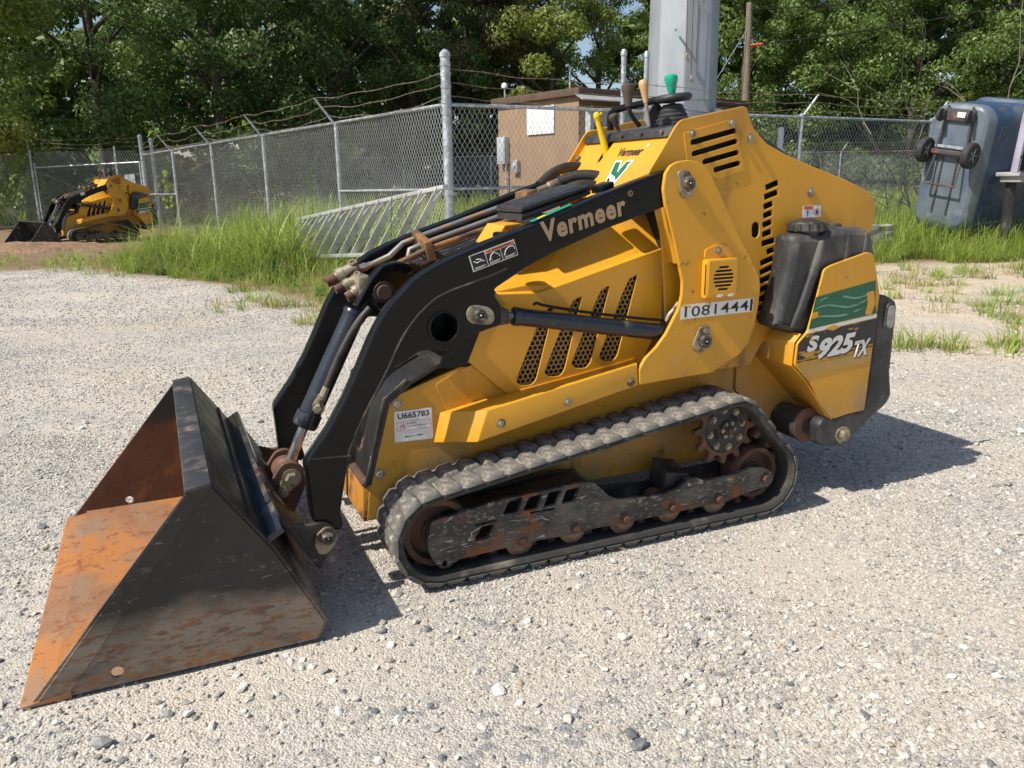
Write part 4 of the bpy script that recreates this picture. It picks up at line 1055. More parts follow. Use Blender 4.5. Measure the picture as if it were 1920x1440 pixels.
gd = plate('decal_guard', g_o, .026, .036, 'yellow', LOADER, bevel=.003)
def gp(name, pts, mat, y): return plate(name, pts, y, y + .0008, mat, gd, bevel=0)
gp('printed_stripe', [(1.412, .742), (1.676, .782), (1.684, .700), (1.696, .668), (1.392, .636)], 'green_decal', .0245)
gp('printed_stripe', [(1.391, .634), (1.697, .664), (1.697, .652), (1.387, .621)], 'white_worn', .0243)
gp('printed_stripe', [(1.386, .618), (1.696, .648), (1.692, .560), (1.352, .532), (1.351, .588)], 'black_decal', .0245)
gp('printed_stripe', [(1.351, .527), (1.692, .553), (1.692, .549), (1.351, .523)], 'black_decal', .0245)
gp('printed_stripe', [(1.362, .512), (1.690, .535), (1.688, .498), (1.398, .470)], 'tan_decal', .0245)
for k, (z0, am) in enumerate(((.725, .012), (.697, .010), (.667, .006))):     # pale wave strokes across the green
    up_, lo_ = [], []
    for i in range(17):
        t = i / 16; x = 1.425 - .010 * k + .245 * t
        z = z0 + am * sin(t * 6.5 + k * .6) + .018 * t
        wv = .0042 * sin(pi * min(1, t * 1.02)) ** .6 + .0004
        up_.append((x, z + wv)); lo_.append((x, z - wv * .5))
    gp('printed_wave', up_ + lo_[::-1], 'wave', .0238)
gp('paint_scuff', fillet([(1.640, .742), (1.672, .748), (1.682, .700), (1.668, .660), (1.640, .668), (1.650, .70)], .008), 'yellow', .0236)
gp('paint_scuff', fillet([(1.402, .690), (1.425, .694), (1.430, .676), (1.400, .668)], .006), 'yellow', .0236)
gp('paint_scuff', fillet([(1.46, .632), (1.50, .642), (1.535, .634), (1.50, .622)], .006), 'yellow', .0236)
text('printed_text', 'S', 'white_worn', gd, *on(.0235, (1.389, .557), (1.435, .560), (1.395, .610)), bold=.05, shear=.1)
text('printed_text', '925', 'white_worn', gd, *on(.0232, (1.437, .526), (1.595, .538), (1.449, .598)), bold=.05, shear=.15)
text('printed_text', 'TX', 'white_worn', gd, *on(.0235, (1.598, .517), (1.672, .523), (1.606, .575)), bold=.045, shear=.15)
text('printed_text', '925', 'ink', gd, *on(.0240, (1.442, .521), (1.600, .533), (1.454, .593)), bold=.05, shear=.15)
text('printed_text', 'TX', 'ink', gd, *on(.0240, (1.602, .513), (1.676, .519), (1.610, .571)), bold=.045, shear=.15)
rg_o = fillet(P['rguard'], .012, 3)
rg_ = plate('rear_guard', rg_o, .032, .085, 'plastic', LOADER, bevel=.012)
lr = [(1.738, .612), (1.742, .690), (1.760, .702), (1.784, .690), (1.787, .612), (1.770, .598)]
rl = plate('rear_lamp', fillet(lr, .014, 4), .022, .034, 'plastic', LOADER, bevel=.003)
for zz in (.628, .664):
    lathe('lamp_lens', [(0, .004), (.010, .003), (.0165, 0), (.0185, -.004)], (1.762, .021, zz), (0, -1, 0), 'lens', rl, 18)
plate('lamp_face', fillet([(1.744, .618), (1.747, .684), (1.760, .693), (1.778, .684), (1.781, .618), (1.768, .606)], .012, 3), .0205, .0225, 'lens', rl, bevel=.0005)
bolt('bumper_bolt', (1.595, .0315, .236), (0, -1, 0), rg_, .022, 'zinc')
cyl('bumper_roller', (1.475, .088, .272), (1.475, .40, .272), .058, 'rubber', LOADER, 28, .006)
lathe('roller_collar', [(.03, 0), (.062, 0), (.064, .006), (.062, .012), (.03, .012)], (1.485, .086, .27), (0, 1, 0), 'rust', LOADER, 28)
wA = [(1.372, .618), (1.347, .592), (1.343, .516), (1.412, .452), (1.440, .417), (1.520, .316), (1.545, .302)]
wB = [(1.330, .625), (1.312, .595), (1.332, .525), (1.400, .460), (1.450, .410), (1.545, .318), (1.56, .30)]
sheet('guard_wing', [[p3(a, .034), p3(b, .034), p3(d_, .214), p3(c_, .214)] for a, b, c_, d_ in zip(wA, wA[1:], wB, wB[1:])], .006, 'yellow', LOADER, .0015)
plate('rear_frame', fillet([(1.25, .60), (1.33, .585), (1.378, .531), (1.486, .394), (1.558, .314), (1.540, .215), (1.500, .205), (1.40, .26), (1.25, .40)], .008, 2), .205, .2145, 'yellow', LOADER, bevel=.002)
plate('rear_shadow_block', fillet([(1.38, .58), (1.30, .60), (1.36, .92), (1.64, .94), (1.70, .74), (1.78, .70), (1.79, .40), (1.62, .24), (1.55, .26)], .02, 3), .215, mir(.05), 'plastic', LOADER, bevel=.012)  # full-width block added to fill out the tail's ground shadow
sp = decal('serial_plate', 'ink', core, *on(.2143, (1.335, .395), (1.365, .392), (1.338, .430)))
text('printed_text', 'HT', 'white', sp, *on(.2125, (1.340, .402), (1.358, .400), (1.342, .422)))

# ------------------------------------------------------------------ second loader by the far fence corner
TIP = Vector((-9.2, 15.3, 0)); a2 = radians(52)
L2 = TIP - Matrix.Rotation(a2, 3, 'Z') @ Vector((-.95, -.12, 0))
small = ('tread_lug', 'drive_lug', 'inventory_sticker', 'number_decal', 'warning_label', 'lettering', 'green_tape', 'yellow_tape', 'weld_seam', 'bolt', 'cap_grip', 'rivet', 'grease_nipple', 'paint_chip', 'cast_mark', 'printed_emblem', 'printed_dot', 'serial_plate', 'warning_sticker', 'manual_box', 'box_strap', 'box_bracket', 'honeycomb_grille', 'park_lever', 'printed_text')
LOADER2 = copy_tree(LOADER, None, small)
LOADER2.location = L2
LOADER2.rotation_euler = (0, 0, a2)
tag(LOADER2, 'small distant yellow track loader parked beside the fence corner post', 'track loader', 'compact track loaders in the yard')
for c in LOADER2.children:
    if c.name.startswith('decal_guard'):
        text('printed_text', 'S800TX', 'white_worn', c, *on(.0232, (1.40, .535), (1.66, .552), (1.41, .60)), bold=.05, shear=.15)
    if c.name.startswith('bucket'):
        for q in [c] + list(c.children):
            q.material_slots[0].link = 'OBJECT'; q.material_slots[0].material = MT['bucket_top']
    if c.name.startswith('lift_arm') and abs(c.location.y) < .01:
        decal('white_sticker', 'white', c, *on(.099, (.30, .93), (.38, .955), (.285, .985)))

# ------------------------------------------------------------------ chain-link fences
rnd = random.Random(7)
def fence_mesh(p0, p1, z0, z1, pitch, r, parent, mat='galv_wire', jit=.004):
    """woven wire: two families of slanting wires on either side of the fence plane"""
    p0, p1 = Vector(p0), Vector(p1)
    d = (p1 - p0); Ln = d.length; d.normalize(); n_ = Vector((-d.y, d.x, 0))
    H_ = z1 - z0; k_ = .62                       # run per rise
    V, Fc = [], []
    for fam in (1, -1):
        t = -H_ * k_ if fam > 0 else 0
        end = Ln if fam > 0 else Ln + H_ * k_
        while t < end:
            # (s, z) from bottom to top, clipped to the panel
            s0, s1 = t, t + fam * H_ * k_
            lo, hi = 0., 1.
            if s1 != s0:
                ta, tb = (0 - s0) / (s1 - s0), (Ln - s0) / (s1 - s0)
                lo, hi = max(0, min(ta, tb)), min(1, max(ta, tb))
            if hi - lo > .02:
                m_ = 5
                k = len(V)
                for i in range(m_ + 1):
                    u = lo + (hi - lo) * i / m_
                    zz = z0 + H_ * u
                    zz = min(zz, z1) if u < .999 else z1 + .03
                    q = p0 + d * (s0 + (s1 - s0) * u + rnd.uniform(-jit, jit)) + n_ * (fam * r * .9 + .012 * sin(.9 * s0 + 3 * u)) + Vector((0, 0, zz))
                    q.z += p0.z * (1 - (s0 / Ln)) + p1.z * (s0 / Ln) if False else 0
                    for a in range(3):
                        an = 2 * pi * a / 3
                        V.append((q.x + d.x * r * cos(an), q.y + d.y * r * cos(an) + n_.y * r * sin(an), q.z + r * .5 * sin(an)))
                for i in range(m_):
                    for a in range(3):
                        b = (a + 1) % 3
                        Fc.append((k + i * 3 + a, k + i * 3 + b, k + (i + 1) * 3 + b, k + (i + 1) * 3 + a))
            t += pitch
    me = bpy.data.meshes.new('wire_mesh'); me.from_pydata(V, [], Fc); me.materials.append(MT[mat])
    o = bpy.data.objects.new('wire_mesh', me); o['kind'] = 'stuff'
    return link(o, parent)

def barbed(p0, p1, parent, sag=.06, waves=6, r=.0035, extra=.0):
    """two twisted strands with barbs; one length of barbed wire"""
    p0, p1 = Vector(p0), Vector(p1)
    n = max(8, int((p1 - p0).length * 6))
    ph = rnd.uniform(0, 6)
    pts = []
    for i in range(n + 1):
        t = i / n
        q = p0.lerp(p1, t)
        q.z += -sag * 4 * t * (1 - t) + .012 * sin(t * waves * 3 + ph) * min(1, 6 * t, 6 * (1 - t)) + extra * sin(t * 11 + ph) * min(1, 5 * t, 5 * (1 - t))
        pts.append(q)
    G_ = [tube('', pts, r, None, seg=5, build=False)]
    for i in range(1, n):
        c = pts[i]
        for _ in range(2):
            v = Vector((rnd.uniform(-1, 1), rnd.uniform(-1, 1), rnd.uniform(-1, 1))).normalized() * .022
            G_.append(tube('', [c - v, c + v], r * .6, None, seg=3, build=False))
    V, Fc = join_geo(G_)
    return meshobj('barbed_wire', V, Fc, 'barbed', parent)

def post(parent, p, h, r, arm=None, name='post', mat='galv', cap=True, z0=-.15):
    prof = [(r, z0), (r, h - .01)] + ([(r * 1.15, h - .01), (r * 1.15, h + .03), (r * .8, h + r * .9), (r * .4, h + r * 1.3), (0, h + r * 1.35)] if cap else [(0, h)])
    o = lathe(name, prof, (p[0], p[1], 0), (0, 0, 1), mat, parent, 16)
    if arm is not None:
        tube('barb_arm', [(p[0], p[1], h - .02), (p[0] + arm[0], p[1] + arm[1], h + arm[2])], [.022, .014], mat, o, 8)
    return o

def band(parent, p, z, r):
    return lathe('tension_band', [(r, -.02), (r * 1.12, -.02), (r * 1.12, .02), (r, .02)], (p[0], p[1], z), (0, 0, 1), 'galv', parent, 14)

PA, PB = Vector((-.73, 9.85, 0)), Vector((-9.85, 22.2, 0))
dAB = (PB - PA)
fa = empty('chain_link_fence', PA, 0, 'long chain-link fence with barbed wire receding left behind the tall grass', 'fence')
fa.location = (0, 0, 0)
N_ = 5
armv = Vector((-.27, -.10, .36))
tops = []
for k in range(1, N_):
    q = PA + dAB * (k / N_)
    h = 2.0 - .10 * k / N_
    post(fa, q, h - .02, .030, armv)
    tops.append((q, h))
tube('top_rail', [PA + Vector((0, 0, 2.0)), PB + Vector((0, 0, 1.90))], .022, 'galv', fa, 10)
tube('brace_rail', [PA + Vector((0, 0, 1.03)), PA + dAB / N_ + Vector((0, 0, 1.0))], .020, 'galv', fa, 10)
tube('brace_rail', [PB + Vector((0, 0, .88)), PB - dAB / N_ + Vector((0, 0, .90))], .020, 'galv', fa, 10)
fence_mesh(PA, PB, .03, 1.97, .066, .0038, fa)
cor = post(fa, PA, 2.53, .057, name='corner_post')
for zz in (.45, .98, 1.06, 1.55, 1.90, 2.03, 2.2, 2.33, 2.44):
    band(cor, PA, zz, .057)
post(fa, PB, 2.36, .055, name='corner_post')
post(fa, PB + Vector((.16, .28, 0)), 2.30, .05, name='corner_post')
chain = [(PA, None)] + tops + [(PB, None)]
for lv, (frac, zc, ze) in enumerate(((1.0, 2.36, 2.20), (.66, 2.24, 2.11), (.33, 2.10, 2.0))):
    for i in range(N_):
        a = PA + Vector((0, 0, zc)) if i == 0 else tops[i - 1][0] + armv * frac + Vector((0, 0, tops[i - 1][1] - .02))
        b = PB + Vector((0, 0, ze)) if i == N_ - 1 else tops[i][0] + armv * frac + Vector((0, 0, tops[i][1] - .02))
        barbed(a, b, fa, sag=.05 + .02 * lv, r=.0042, extra=.02 if i > 2 else .01)
# dead vine stems on the fence's far bays
for k in range(16):
    t = rnd.uniform(.38, .98)
    q = PA + dAB * t + Vector((-.04, -.05, 0))
    z = rnd.uniform(.5, 1.9)
    pts = [q + Vector((0, 0, z))]
    for _ in range(6):
        pts.append(pts[-1] + Vector((-.738 * rnd.uniform(-.25, .35), .6 * rnd.uniform(-.1, .1), rnd.uniform(-.22, .14))))
    tube('dead_vine_stem', pts, [.006, .0025], 'barbed', fa, 5, 1)

dR = Vector((7.73, 3.95, 0)); PR = PA + dR * 1.35
fr2 = empty('chain_link_fence', (0, 0, 0), 0, 'chain-link fence with barbed wire running right behind the loader and the steel pole', 'fence')
tube('top_rail', [PA + Vector((.05, .02, 2.0)), PR + Vector((0, 0, 1.98))], .022, 'galv', fr2, 10)
tube('brace_rail', [PA + Vector((0, 0, 1.04)), PA + dR * .33 + Vector((0, 0, 1.04))], .020, 'galv', fr2, 10)
fence_mesh(PA + Vector((.06, .03, 0)), PR, .03, 1.97, .066, .0032, fr2)
armr = Vector((.20, -.06, .30))
rp = []
for t in (.33, .66, 1.0, 1.33):
    q = PA + dR * t
    post(fr2, q, 2.0, .034, armr if t > .5 else None)
    rp.append(q)
q0 = PA
for lv, (frac, zc) in enumerate(((1., 2.40), (.66, 2.25), (.33, 2.10))):
    prev = PA + Vector((0, 0, zc))
    for q, t in zip(rp, (.33, .66, 1., 1.33)):
        nx = q + (armr * frac + Vector((0, 0, 2.0)) if t > .5 else Vector((0, 0, zc - .06)))
        barbed(prev, nx, fr2, sag=.04, r=.0042)
        prev = nx

# fence far behind the enclosure
F0, F1 = Vector((-12, 33.0, 0)), Vector((30, 33.0, 0))
ff2 = empty('chain_link_fence', (0, 0, 0), 0, 'far chain-link fence with a rusty top rail in front of the woods', 'fence')
tube('top_rail', [F0 + Vector((0, 0, 2.07)), F1 + Vector((0, 0, 2.07))], .026, 'galv_rust', ff2, 8)
fence_mesh(F0, F1, .05, 2.05, .09, .0045, ff2)
for k in range(13):
    q = F0 + (F1 - F0) * (k / 12 + .018)
    post(ff2, q, 2.07, .035, Vector((.25, 0, .38)))
for zz in (2.2, 2.32, 2.44):
    barbed(F0 + Vector((.25, 0, zz)), F1 + Vector((.25, 0, zz)), ff2, sag=.02, waves=30, r=.005)

# left fence with a gate, behind the second loader
lf = empty('chain_link_fence', (0, 0, 0), 0, 'dark chain-link fence with barbed wire at the left edge behind the distant loader', 'fence')
G0 = PB + Vector((-3.2, .35, 0)); G1 = PB + Vector((-9.5, 1.1, 0))
post(lf, G0, 2.05, .036, Vector((-.06, 0, .34)))
post(lf, G0.lerp(G1, .55), 2.05, .036, Vector((-.06, 0, .34)))
fence_mesh(G1, G0, .03, 1.95, .075, .0036, lf)
tube('tension_wire', [G1 + Vector((0, 0, 1.98)), G0 + Vector((0, 0, 1.98))], .006, 'galv_wire', lf, 6)
for zz in (2.12, 2.24, 2.36):
    barbed(G1 + Vector((0, 0, zz)), G0 + Vector((-.03, 0, zz)), lf, sag=.04)
    barbed(G0 + Vector((-.03, 0, zz)), PB + Vector((0, 0, zz)), lf, sag=.03, extra=.03)
gt = empty('chain_link_gate', (0, 0, 0), 0, 'galvanised chain-link gate with tube frame behind the distant loader', 'gate')
gA, gB = G0 + Vector((.08, 0, 0)), PB + Vector((-.10, .02, 0))
for z in (.10, 1.62):
    tube('gate_rail', [gA + Vector((0, 0, z)), gB + Vector((0, 0, z + (.10 if z > 1 else 0)))], .024, 'galv', gt, 10)
for q in (gA, gB, gA.lerp(gB, .78)):
    tube('gate_upright', [q + Vector((0, 0, .05)), q + Vector((0, 0, 2.15 if q is not gA and q is not gB else 1.75))], .024, 'galv', gt, 10)
tube('gate_brace', [gA + Vector((0, 0, 1.55)), gA.lerp(gB, .5) + Vector((0, 0, .9))], .007, 'galv', gt, 6)
fence_mesh(gA, gB, .10, 2.0, .075, .003, gt)
qs = gA.lerp(gB, .90) + Vector((0, -.06, 0))
meshobj('gate_plate', [qs + Vector((-.14, 0, .95)), qs + Vector((.14, 0, .97)), qs + Vector((.14, 0, 1.42)), qs + Vector((-.14, 0, 1.40)), qs + Vector((-.14, .02, .95)), qs + Vector((.14, .02, .97)), qs + Vector((.14, .02, 1.42)), qs + Vector((-.14, .02, 1.40))], [(0, 1, 2, 3), (4, 7, 6, 5), (0, 4, 5, 1), (1, 5, 6, 2), (2, 6, 7, 3), (3, 7, 4, 0)], 'galv', gt)

# ------------------------------------------------------------------ utility shed behind the fence
b = NB('shed_brick'); n_ = b.noise(3, 4)
br = b.node('ShaderNodeTexBrick', 0, Vector=b.vec(co=b.co), Color1=(.295, .195, .115), Color2=(.265, .175, .102), Mortar=(.22, .155, .10), Scale=1.0, Mortar_Size=.004, Brick_Width=.40, Row_Height=.20)
MT['shed'] = b.end(b.mix(b.rng(n_, .35, .7), br, (.25, .165, .10)), .85)
b.bump(b.noise(90, 4), .25, .006)
MT['fascia'] = surf('mossy_fascia', (.10, .062, .042), .85, layers=[((.05, .05, .025), 5, .5, .7, S3, .9)], bump=.2)
MT['grey_box'] = surf('grey_enamel_box', (.45, .47, .48), .45, .1)
sc_ = Vector((1.15, 13.75, 0)); sl_ = Vector((-.20, 15.45, 0)); vL = sl_ - sc_; vR = Vector((3.45, 2.72, 0))
shed = empty('utility_shed', sc_, 0, 'brown flat-roofed utility shed behind the fence left of the steel pole', 'shed')
shed.location = (0, 0, 0)
def prismz(name, pts, z0, z1, mat, parent, bev=.01):
    V = [(p[0], p[1], z0) for p in pts] + [(p[0], p[1], z1) for p in pts]
    n = len(pts)
    Fc = [tuple(range(n - 1, -1, -1)), tuple(range(n, 2 * n))] + [(i, (i + 1) % n, n + (i + 1) % n, n + i) for i in range(n)]
    o = meshobj(name, V, Fc, mat, parent)
    if bev: bevel_mesh(o, bev)
    return o
nR = Vector((vR.y, -vR.x, 0)).normalized()      # outward normal of the right face
nL = Vector((-vL.y, vL.x, 0)).normalized()      # outward normal of the left face, towards the camera
if nL.y > 0: nL = -nL
if nR.y > 0: nR = -nR
prismz('wall', [sc_, sc_ + vR, sc_ + vR + vL, sc_ + vL], -.1, 2.46, 'shed', shed)
e = .09
uL, uR = vL.normalized(), vR.normalized()
prismz('roof', [sc_ + (nL + nR) * e, sc_ + vR + uR * e + nR * e, sc_ + vR + vL + (uR + uL) * e, sc_ + vL + uL * e + nL * e], 2.46, 2.58, 'fascia', shed, .012)
def on_left(u, z, off=.0): return sc_ + vL * u + nL * off + Vector((0, 0, z))
wl2 = Vector(on_left(.59, 1.93, .004)); 
wh = hexa('white_panel', [on_left(.60, 1.90, .002), on_left(.27, 1.90, .002), on_left(.27, 1.90, .03), on_left(.60, 1.90, .03), on_left(.60, 2.36, .002), on_left(.27, 2.36, .002), on_left(.27, 2.36, .03), on_left(.60, 2.36, .03)], 'white', shed, .004)
def wbox(name, u, z0, z1, w_, dep, mat, label, cat):
    o = hexa(name, [on_left(u - w_ / 2, z0, .0), on_left(u + w_ / 2, z0, .0), on_left(u + w_ / 2, z0, dep), on_left(u - w_ / 2, z0, dep), on_left(u - w_ / 2, z1, .0), on_left(u + w_ / 2, z1, .0), on_left(u + w_ / 2, z1, dep), on_left(u - w_ / 2, z1, dep)], mat, None, .01)
    return tag(o, label, cat)
eb = wbox('electrical_box', .90, 1.42, 1.90, .105, .12, 'grey_box', 'tall grey electrical box mounted on the shed wall', 'electrical box')
hexa('box_door', [on_left(.86, 1.46, .121), on_left(.94, 1.46, .121), on_left(.94, 1.46, .128), on_left(.86, 1.46, .128), on_left(.86, 1.86, .121), on_left(.94, 1.86, .121), on_left(.94, 1.86, .128), on_left(.86, 1.86, .128)], 'grey_box', eb, .003)
tube('conduit', [on_left(.86, 1.44, .06), on_left(.86, .6, .06)], .02, 'galv', eb, 10)
jb = wbox('junction_box', .74, 1.25, 1.48, .07, .08, 'galv', 'small metal junction box beside the tall electrical box', 'electrical box')
cyl('box_knob', on_left(.74, 1.37, .081), on_left(.74, 1.37, .10), .03, 'galv', jb, 12)
# meter rack and sheet canopy on the shed's right face
def on_right(u, z, off=0.): return sc_ + vR * u + nR * off + Vector((0, 0, z))
mr = hexa('meter_cabinet', [on_right(.03, 1.35, .001), on_right(.40, 1.35, .001), on_right(.40, 1.35, .14), on_right(.03, 1.35, .14), on_right(.03, 2.22, .001), on_right(.40, 2.22, .001), on_right(.40, 2.22, .14), on_right(.03, 2.22, .14)], 'grey_box', None, .012)
tag(mr, 'grey cabinet with dark round meters on the shed beside the steel pole', 'meter cabinet')
for k in range(5):
    for j in range(2):
        c0 = on_right(.07 + k * .072, 1.60 + j * .38, .141)
        lathe('meter', [(0, .05), (.07, .045), (.09, .02), (.095, 0)], c0, nR, 'dark', mr, 16)
cn = sheet('sheet_canopy', [[on_right(-.10, 2.33, .55), on_right(.62, 2.33, .55), on_right(.62, 2.47, .0), on_right(-.02, 2.47, .0)]], .02, 'alu', None)
tag(cn, 'thin metal sheet canopy sloping out over the shed meters', 'canopy')
for k, (u, zz, kind) in enumerate(((.96, .20, 0), (.15, .34, 1))):
    c0 = on_left(u, 2.58, -.10)
    o = tube('roof_vent' if k else 'roof_camera', [c0, c0 + Vector((0, 0, zz))], .016, 'galv', None, 10)
    tag(o, 'thin roof vent pipe with hooked cap near the shed corner' if k else 'small white dome camera on a stub at the shed roof corner', 'vent pipe' if k else 'camera')
    if k:
        tube('vent_hook', [c0 + Vector((0, 0, zz)), c0 + Vector((-.03, -.02, zz + .05)), c0 + Vector((-.07, -.03, zz + .02))], .022, 'galv', o, 8, 1)
    else:
        lathe('camera_dome', [(0, .10), (.04, .09), (.06, .05), (.055, .01), (0, 0)], c0 + Vector((0, 0, zz - .02)), (0, 0, 1), 'white', o, 16)

# ------------------------------------------------------------------ poles
b = NB('galvanised_pole'); vo = b.node('ShaderNodeTexVoronoi', 1, Vector=b.vec((1, 1, .6)), Scale=9.)
MT['pole'] = b.end(b.mix(b.rng(b.noise(2.2, 4, .6, (1, 1, .5)), .35, .7), b.mix(.5, (.40, .42, .45), vo) if False else (.29, .315, .345), (.37, .395, .42)), .5, .35)
pc = Vector((2.62, 12.75, 0))
pole = empty('steel_pole', pc, 0, 'massive faceted galvanised steel transmission pole behind the loader', 'pole')
V, Fc = [], []
n8 = 8
for z, r in ((-.2, .56), (2.1, .53), (4.5, .495), (14, .40)):
    for k in range(n8):
        a = 2 * pi * k / n8 + radians(-8)
        V.append((r * cos(a), r * sin(a), z))
for i in range(3):
    for k in range(n8):
        Fc.append((i * n8 + k, i * n8 + (k + 1) % n8, (i + 1) * n8 + (k + 1) % n8, (i + 1) * n8 + k))
Fc.append(tuple(3 * n8 + k for k in range(n8)))
bevel_mesh(meshobj('pole_shaft', V, Fc, 'pole', pole), .02, 2, 20)
def pf(x, z, y=-.56): return (x, y, z)
for x, z, ln in ((-.06, 2.85, .10), (.02, 2.55, .09)):
    o = tube('hanging_clamp', [(x - .02, -.565, z + .9 if z > 2.7 else z + 1.2), (x - .01, -.57, z + .05), (x, -.58, z)], .006, 'rust', pole, 6)
    tube('clamp_tail', [(x, -.58, z), (x - .01, -.59, z - ln * .5), (x + .03, -.585, z - ln)], [.022, .012], 'zinc', pole, 8)
tube('ground_wire', [(.07, -.60, 5.2), (.075, -.59, 3.4), (.072, -.59, 2.75)], .006, 'rust', pole, 6)
for x, z in ((-.22, 3.18), (.16, 3.55)):
    cyl('step_bolt', (x, -.50, z), (x - .02, -.66, z), .016, 'galv', pole, 8)
hexa('cable_box', [(.42, -.40, -.1), (.55, -.32, -.1), (.58, -.22, -.1), (.45, -.25, -.1), (.42, -.40, 2.12), (.55, -.32, 2.12), (.58, -.22, 2.12), (.45, -.25, 2.12)], 'galv', pole, .01)
for x, y, lab in ((1.60, 11.75, 'left of the two capped galvanised posts standing before the steel pole'), (1.95, 11.95, 'right of the two capped galvanised posts, nearer the steel pole')):
    tag(lathe('capped_post', [(.036, -.1), (.036, 2.78), (.045, 2.78), (.045, 2.82), (.03, 2.855), (0, 2.87)], (x, y, 0), (0, 0, 1), 'galv', None, 14), lab, 'post', 'capped posts before the steel pole')
o = lathe('short_post', [(.05, -.1), (.05, 1.90), (.045, 1.93), (0, 1.945)], (4.58, 14.0, 0), (0, 0, 1), 'white', None, 14)
tag(o, 'short pale capped post behind the fence right of the loader', 'post')
MT['wood'] = surf('weathered_wood_pole', (.17, .13, .095), .85, layers=[((.27, .23, .18), 6, .45, .7, (4, 4, .3), .9)], bump=.3, bscale=30)
wp = empty('wooden_utility_pole', (8.75, 31.0, 0), 0, 'slender weathered wooden utility pole standing right of the steel pole', 'utility pole')
tube('pole_shaft', [(0, 0, -.2), (0, 0, 4), (-.05, 0, 7.2)], [.17, .14, .11], 'wood', wp, 14)
tube('conduit', [(-.02, -.17, -.1), (-.02, -.16, 3.7)], .05, 'grey_box', wp, 10)
def sagline(p0, p1, sag, n=14):
    p0, p1 = Vector(p0), Vector(p1)
    return [p0.lerp(p1, i / n) + Vector((0, 0, -sag * 4 * (i / n) * (1 - i / n))) for i in range(n + 1)]
tag(tube('power_line', sagline((8.72, 30.9, 6.95), (30, 30, 9.4), .5), .018, 'dark', None, 6), 'upper thin wire running right from the top of the wooden pole', 'wire')
lw = tag(tube('power_line', sagline((8.75, 30.9, 5.75), (30, 30, 9.6), .5), .026, 'dark', None, 6), 'lower cable rising right from the wooden pole, orange at its clamp', 'wire')
cyl('cable_clamp', (8.78, 30.88, 5.755), (9.2, 30.86, 5.80), .045, 'red', lw, 8)
tag(tube('guy_wire', [(8.7, 30.95, 6.4), (4.6, 29, .2)], .012, 'galv', None, 6), 'guy wire slanting down left from the wooden pole', 'wire')

# ------------------------------------------------------------------ ladder on its side in the grass
ld = empty('step_ladder', (0, 0, 0), 0, 'long pale aluminium ladder lying on its side before the corner post', 'ladder')
a0, a1 = Vector((-.70, 8.95, 1.07)), Vector((-3.05, 11.7, .62))
b0, b1 = Vector((-1.10, 8.90, .36)), Vector((-3.35, 11.45, .10))
def rail(name, p, q, w1, w2):
    d = (q - p).normalized(); up_ = Vector((0, 0, 1)); sd_ = d.cross(up_).normalized()
    up_ = sd_.cross(d)
    V = [p - sd_ * w2 - up_ * w1, q - sd_ * w2 - up_ * w1, q + sd_ * w2 - up_ * w1, p + sd_ * w2 - up_ * w1, p - sd_ * w2 + up_ * w1, q - sd_ * w2 + up_ * w1, q + sd_ * w2 + up_ * w1, p + sd_ * w2 + up_ * w1]
    return hexa(name, V, 'alu', ld, .003)
rail('side_rail', a0, a1, .022, .036)
rail('side_rail', b0, b1, .022, .036)
for k in range(12):
    t = .03 + k * .0845
    p, q = a0.lerp(a1, t), b0.lerp(b1, t)
    d = (q - p).normalized(); dr = (a1 - a0).normalized(); n_ = d.cross(dr).normalized()
    w_, th = .045, .007
    V = [p - n_ * w_ - dr * th, p + n_ * w_ - dr * th, p + n_ * w_ + dr * th, p - n_ * w_ + dr * th]
    V += [v + (q - p) for v in V]
    hexa('ladder_step', V, 'alu', ld, .002)
    for s in (1, -1):
        tube('step_brace', [p.lerp(q, .24), p + dr * .10 * s], .007, 'alu', ld, 6)

# ------------------------------------------------------------------ tipped plastic tilt cart
MT['cart_grey'] = surf('grey_blue_plastic', (.115, .145, .175), .38, layers=[((.21, .23, .25), 4, .52, .75, S3, .5), ((.06, .10, .17), 2.2, .50, .72, S3, .4)], var=.12)
MT['cart_blue'] = surf('blue_plastic_side', (.03, .06, .12), .42, layers=[((.09, .11, .13), 3, .48, .68, S3, .5), ((.10, .06, .04), 5, .62, .72, S3, .7)], var=.15)
MT['tyre'] = surf('cart_tyre', (.03, .03, .032), .7, bump=.1)
MT['cart_frame'] = surf('dark_cart_frame', (.07, .06, .065), .5, layers=[((.2, .09, .05), 8, .58, .7, S3, .8)])
cart = empty('tilt_cart', (6.35, 12.15, 0), 0, 'grey-blue plastic tilt cart tipped on end in the grass with wheels facing out', 'cart')
cart.rotation_euler = (radians(4), radians(9), radians(-58))
def rrect(w_, h_, cx, cz, r, n=6):
    out = []
    for sx, sz, a0_ in ((1, 1, 0), (-1, 1, pi / 2), (-1, -1, pi), (1, -1, 3 * pi / 2)):
        for i in range(n + 1):
            a = a0_ + pi / 2 * i / n
            out.append((cx + sx * (w_ / 2 - r) + r * cos(a), cz + sz * (h_ / 2 - r) + r * sin(a)))
    return out
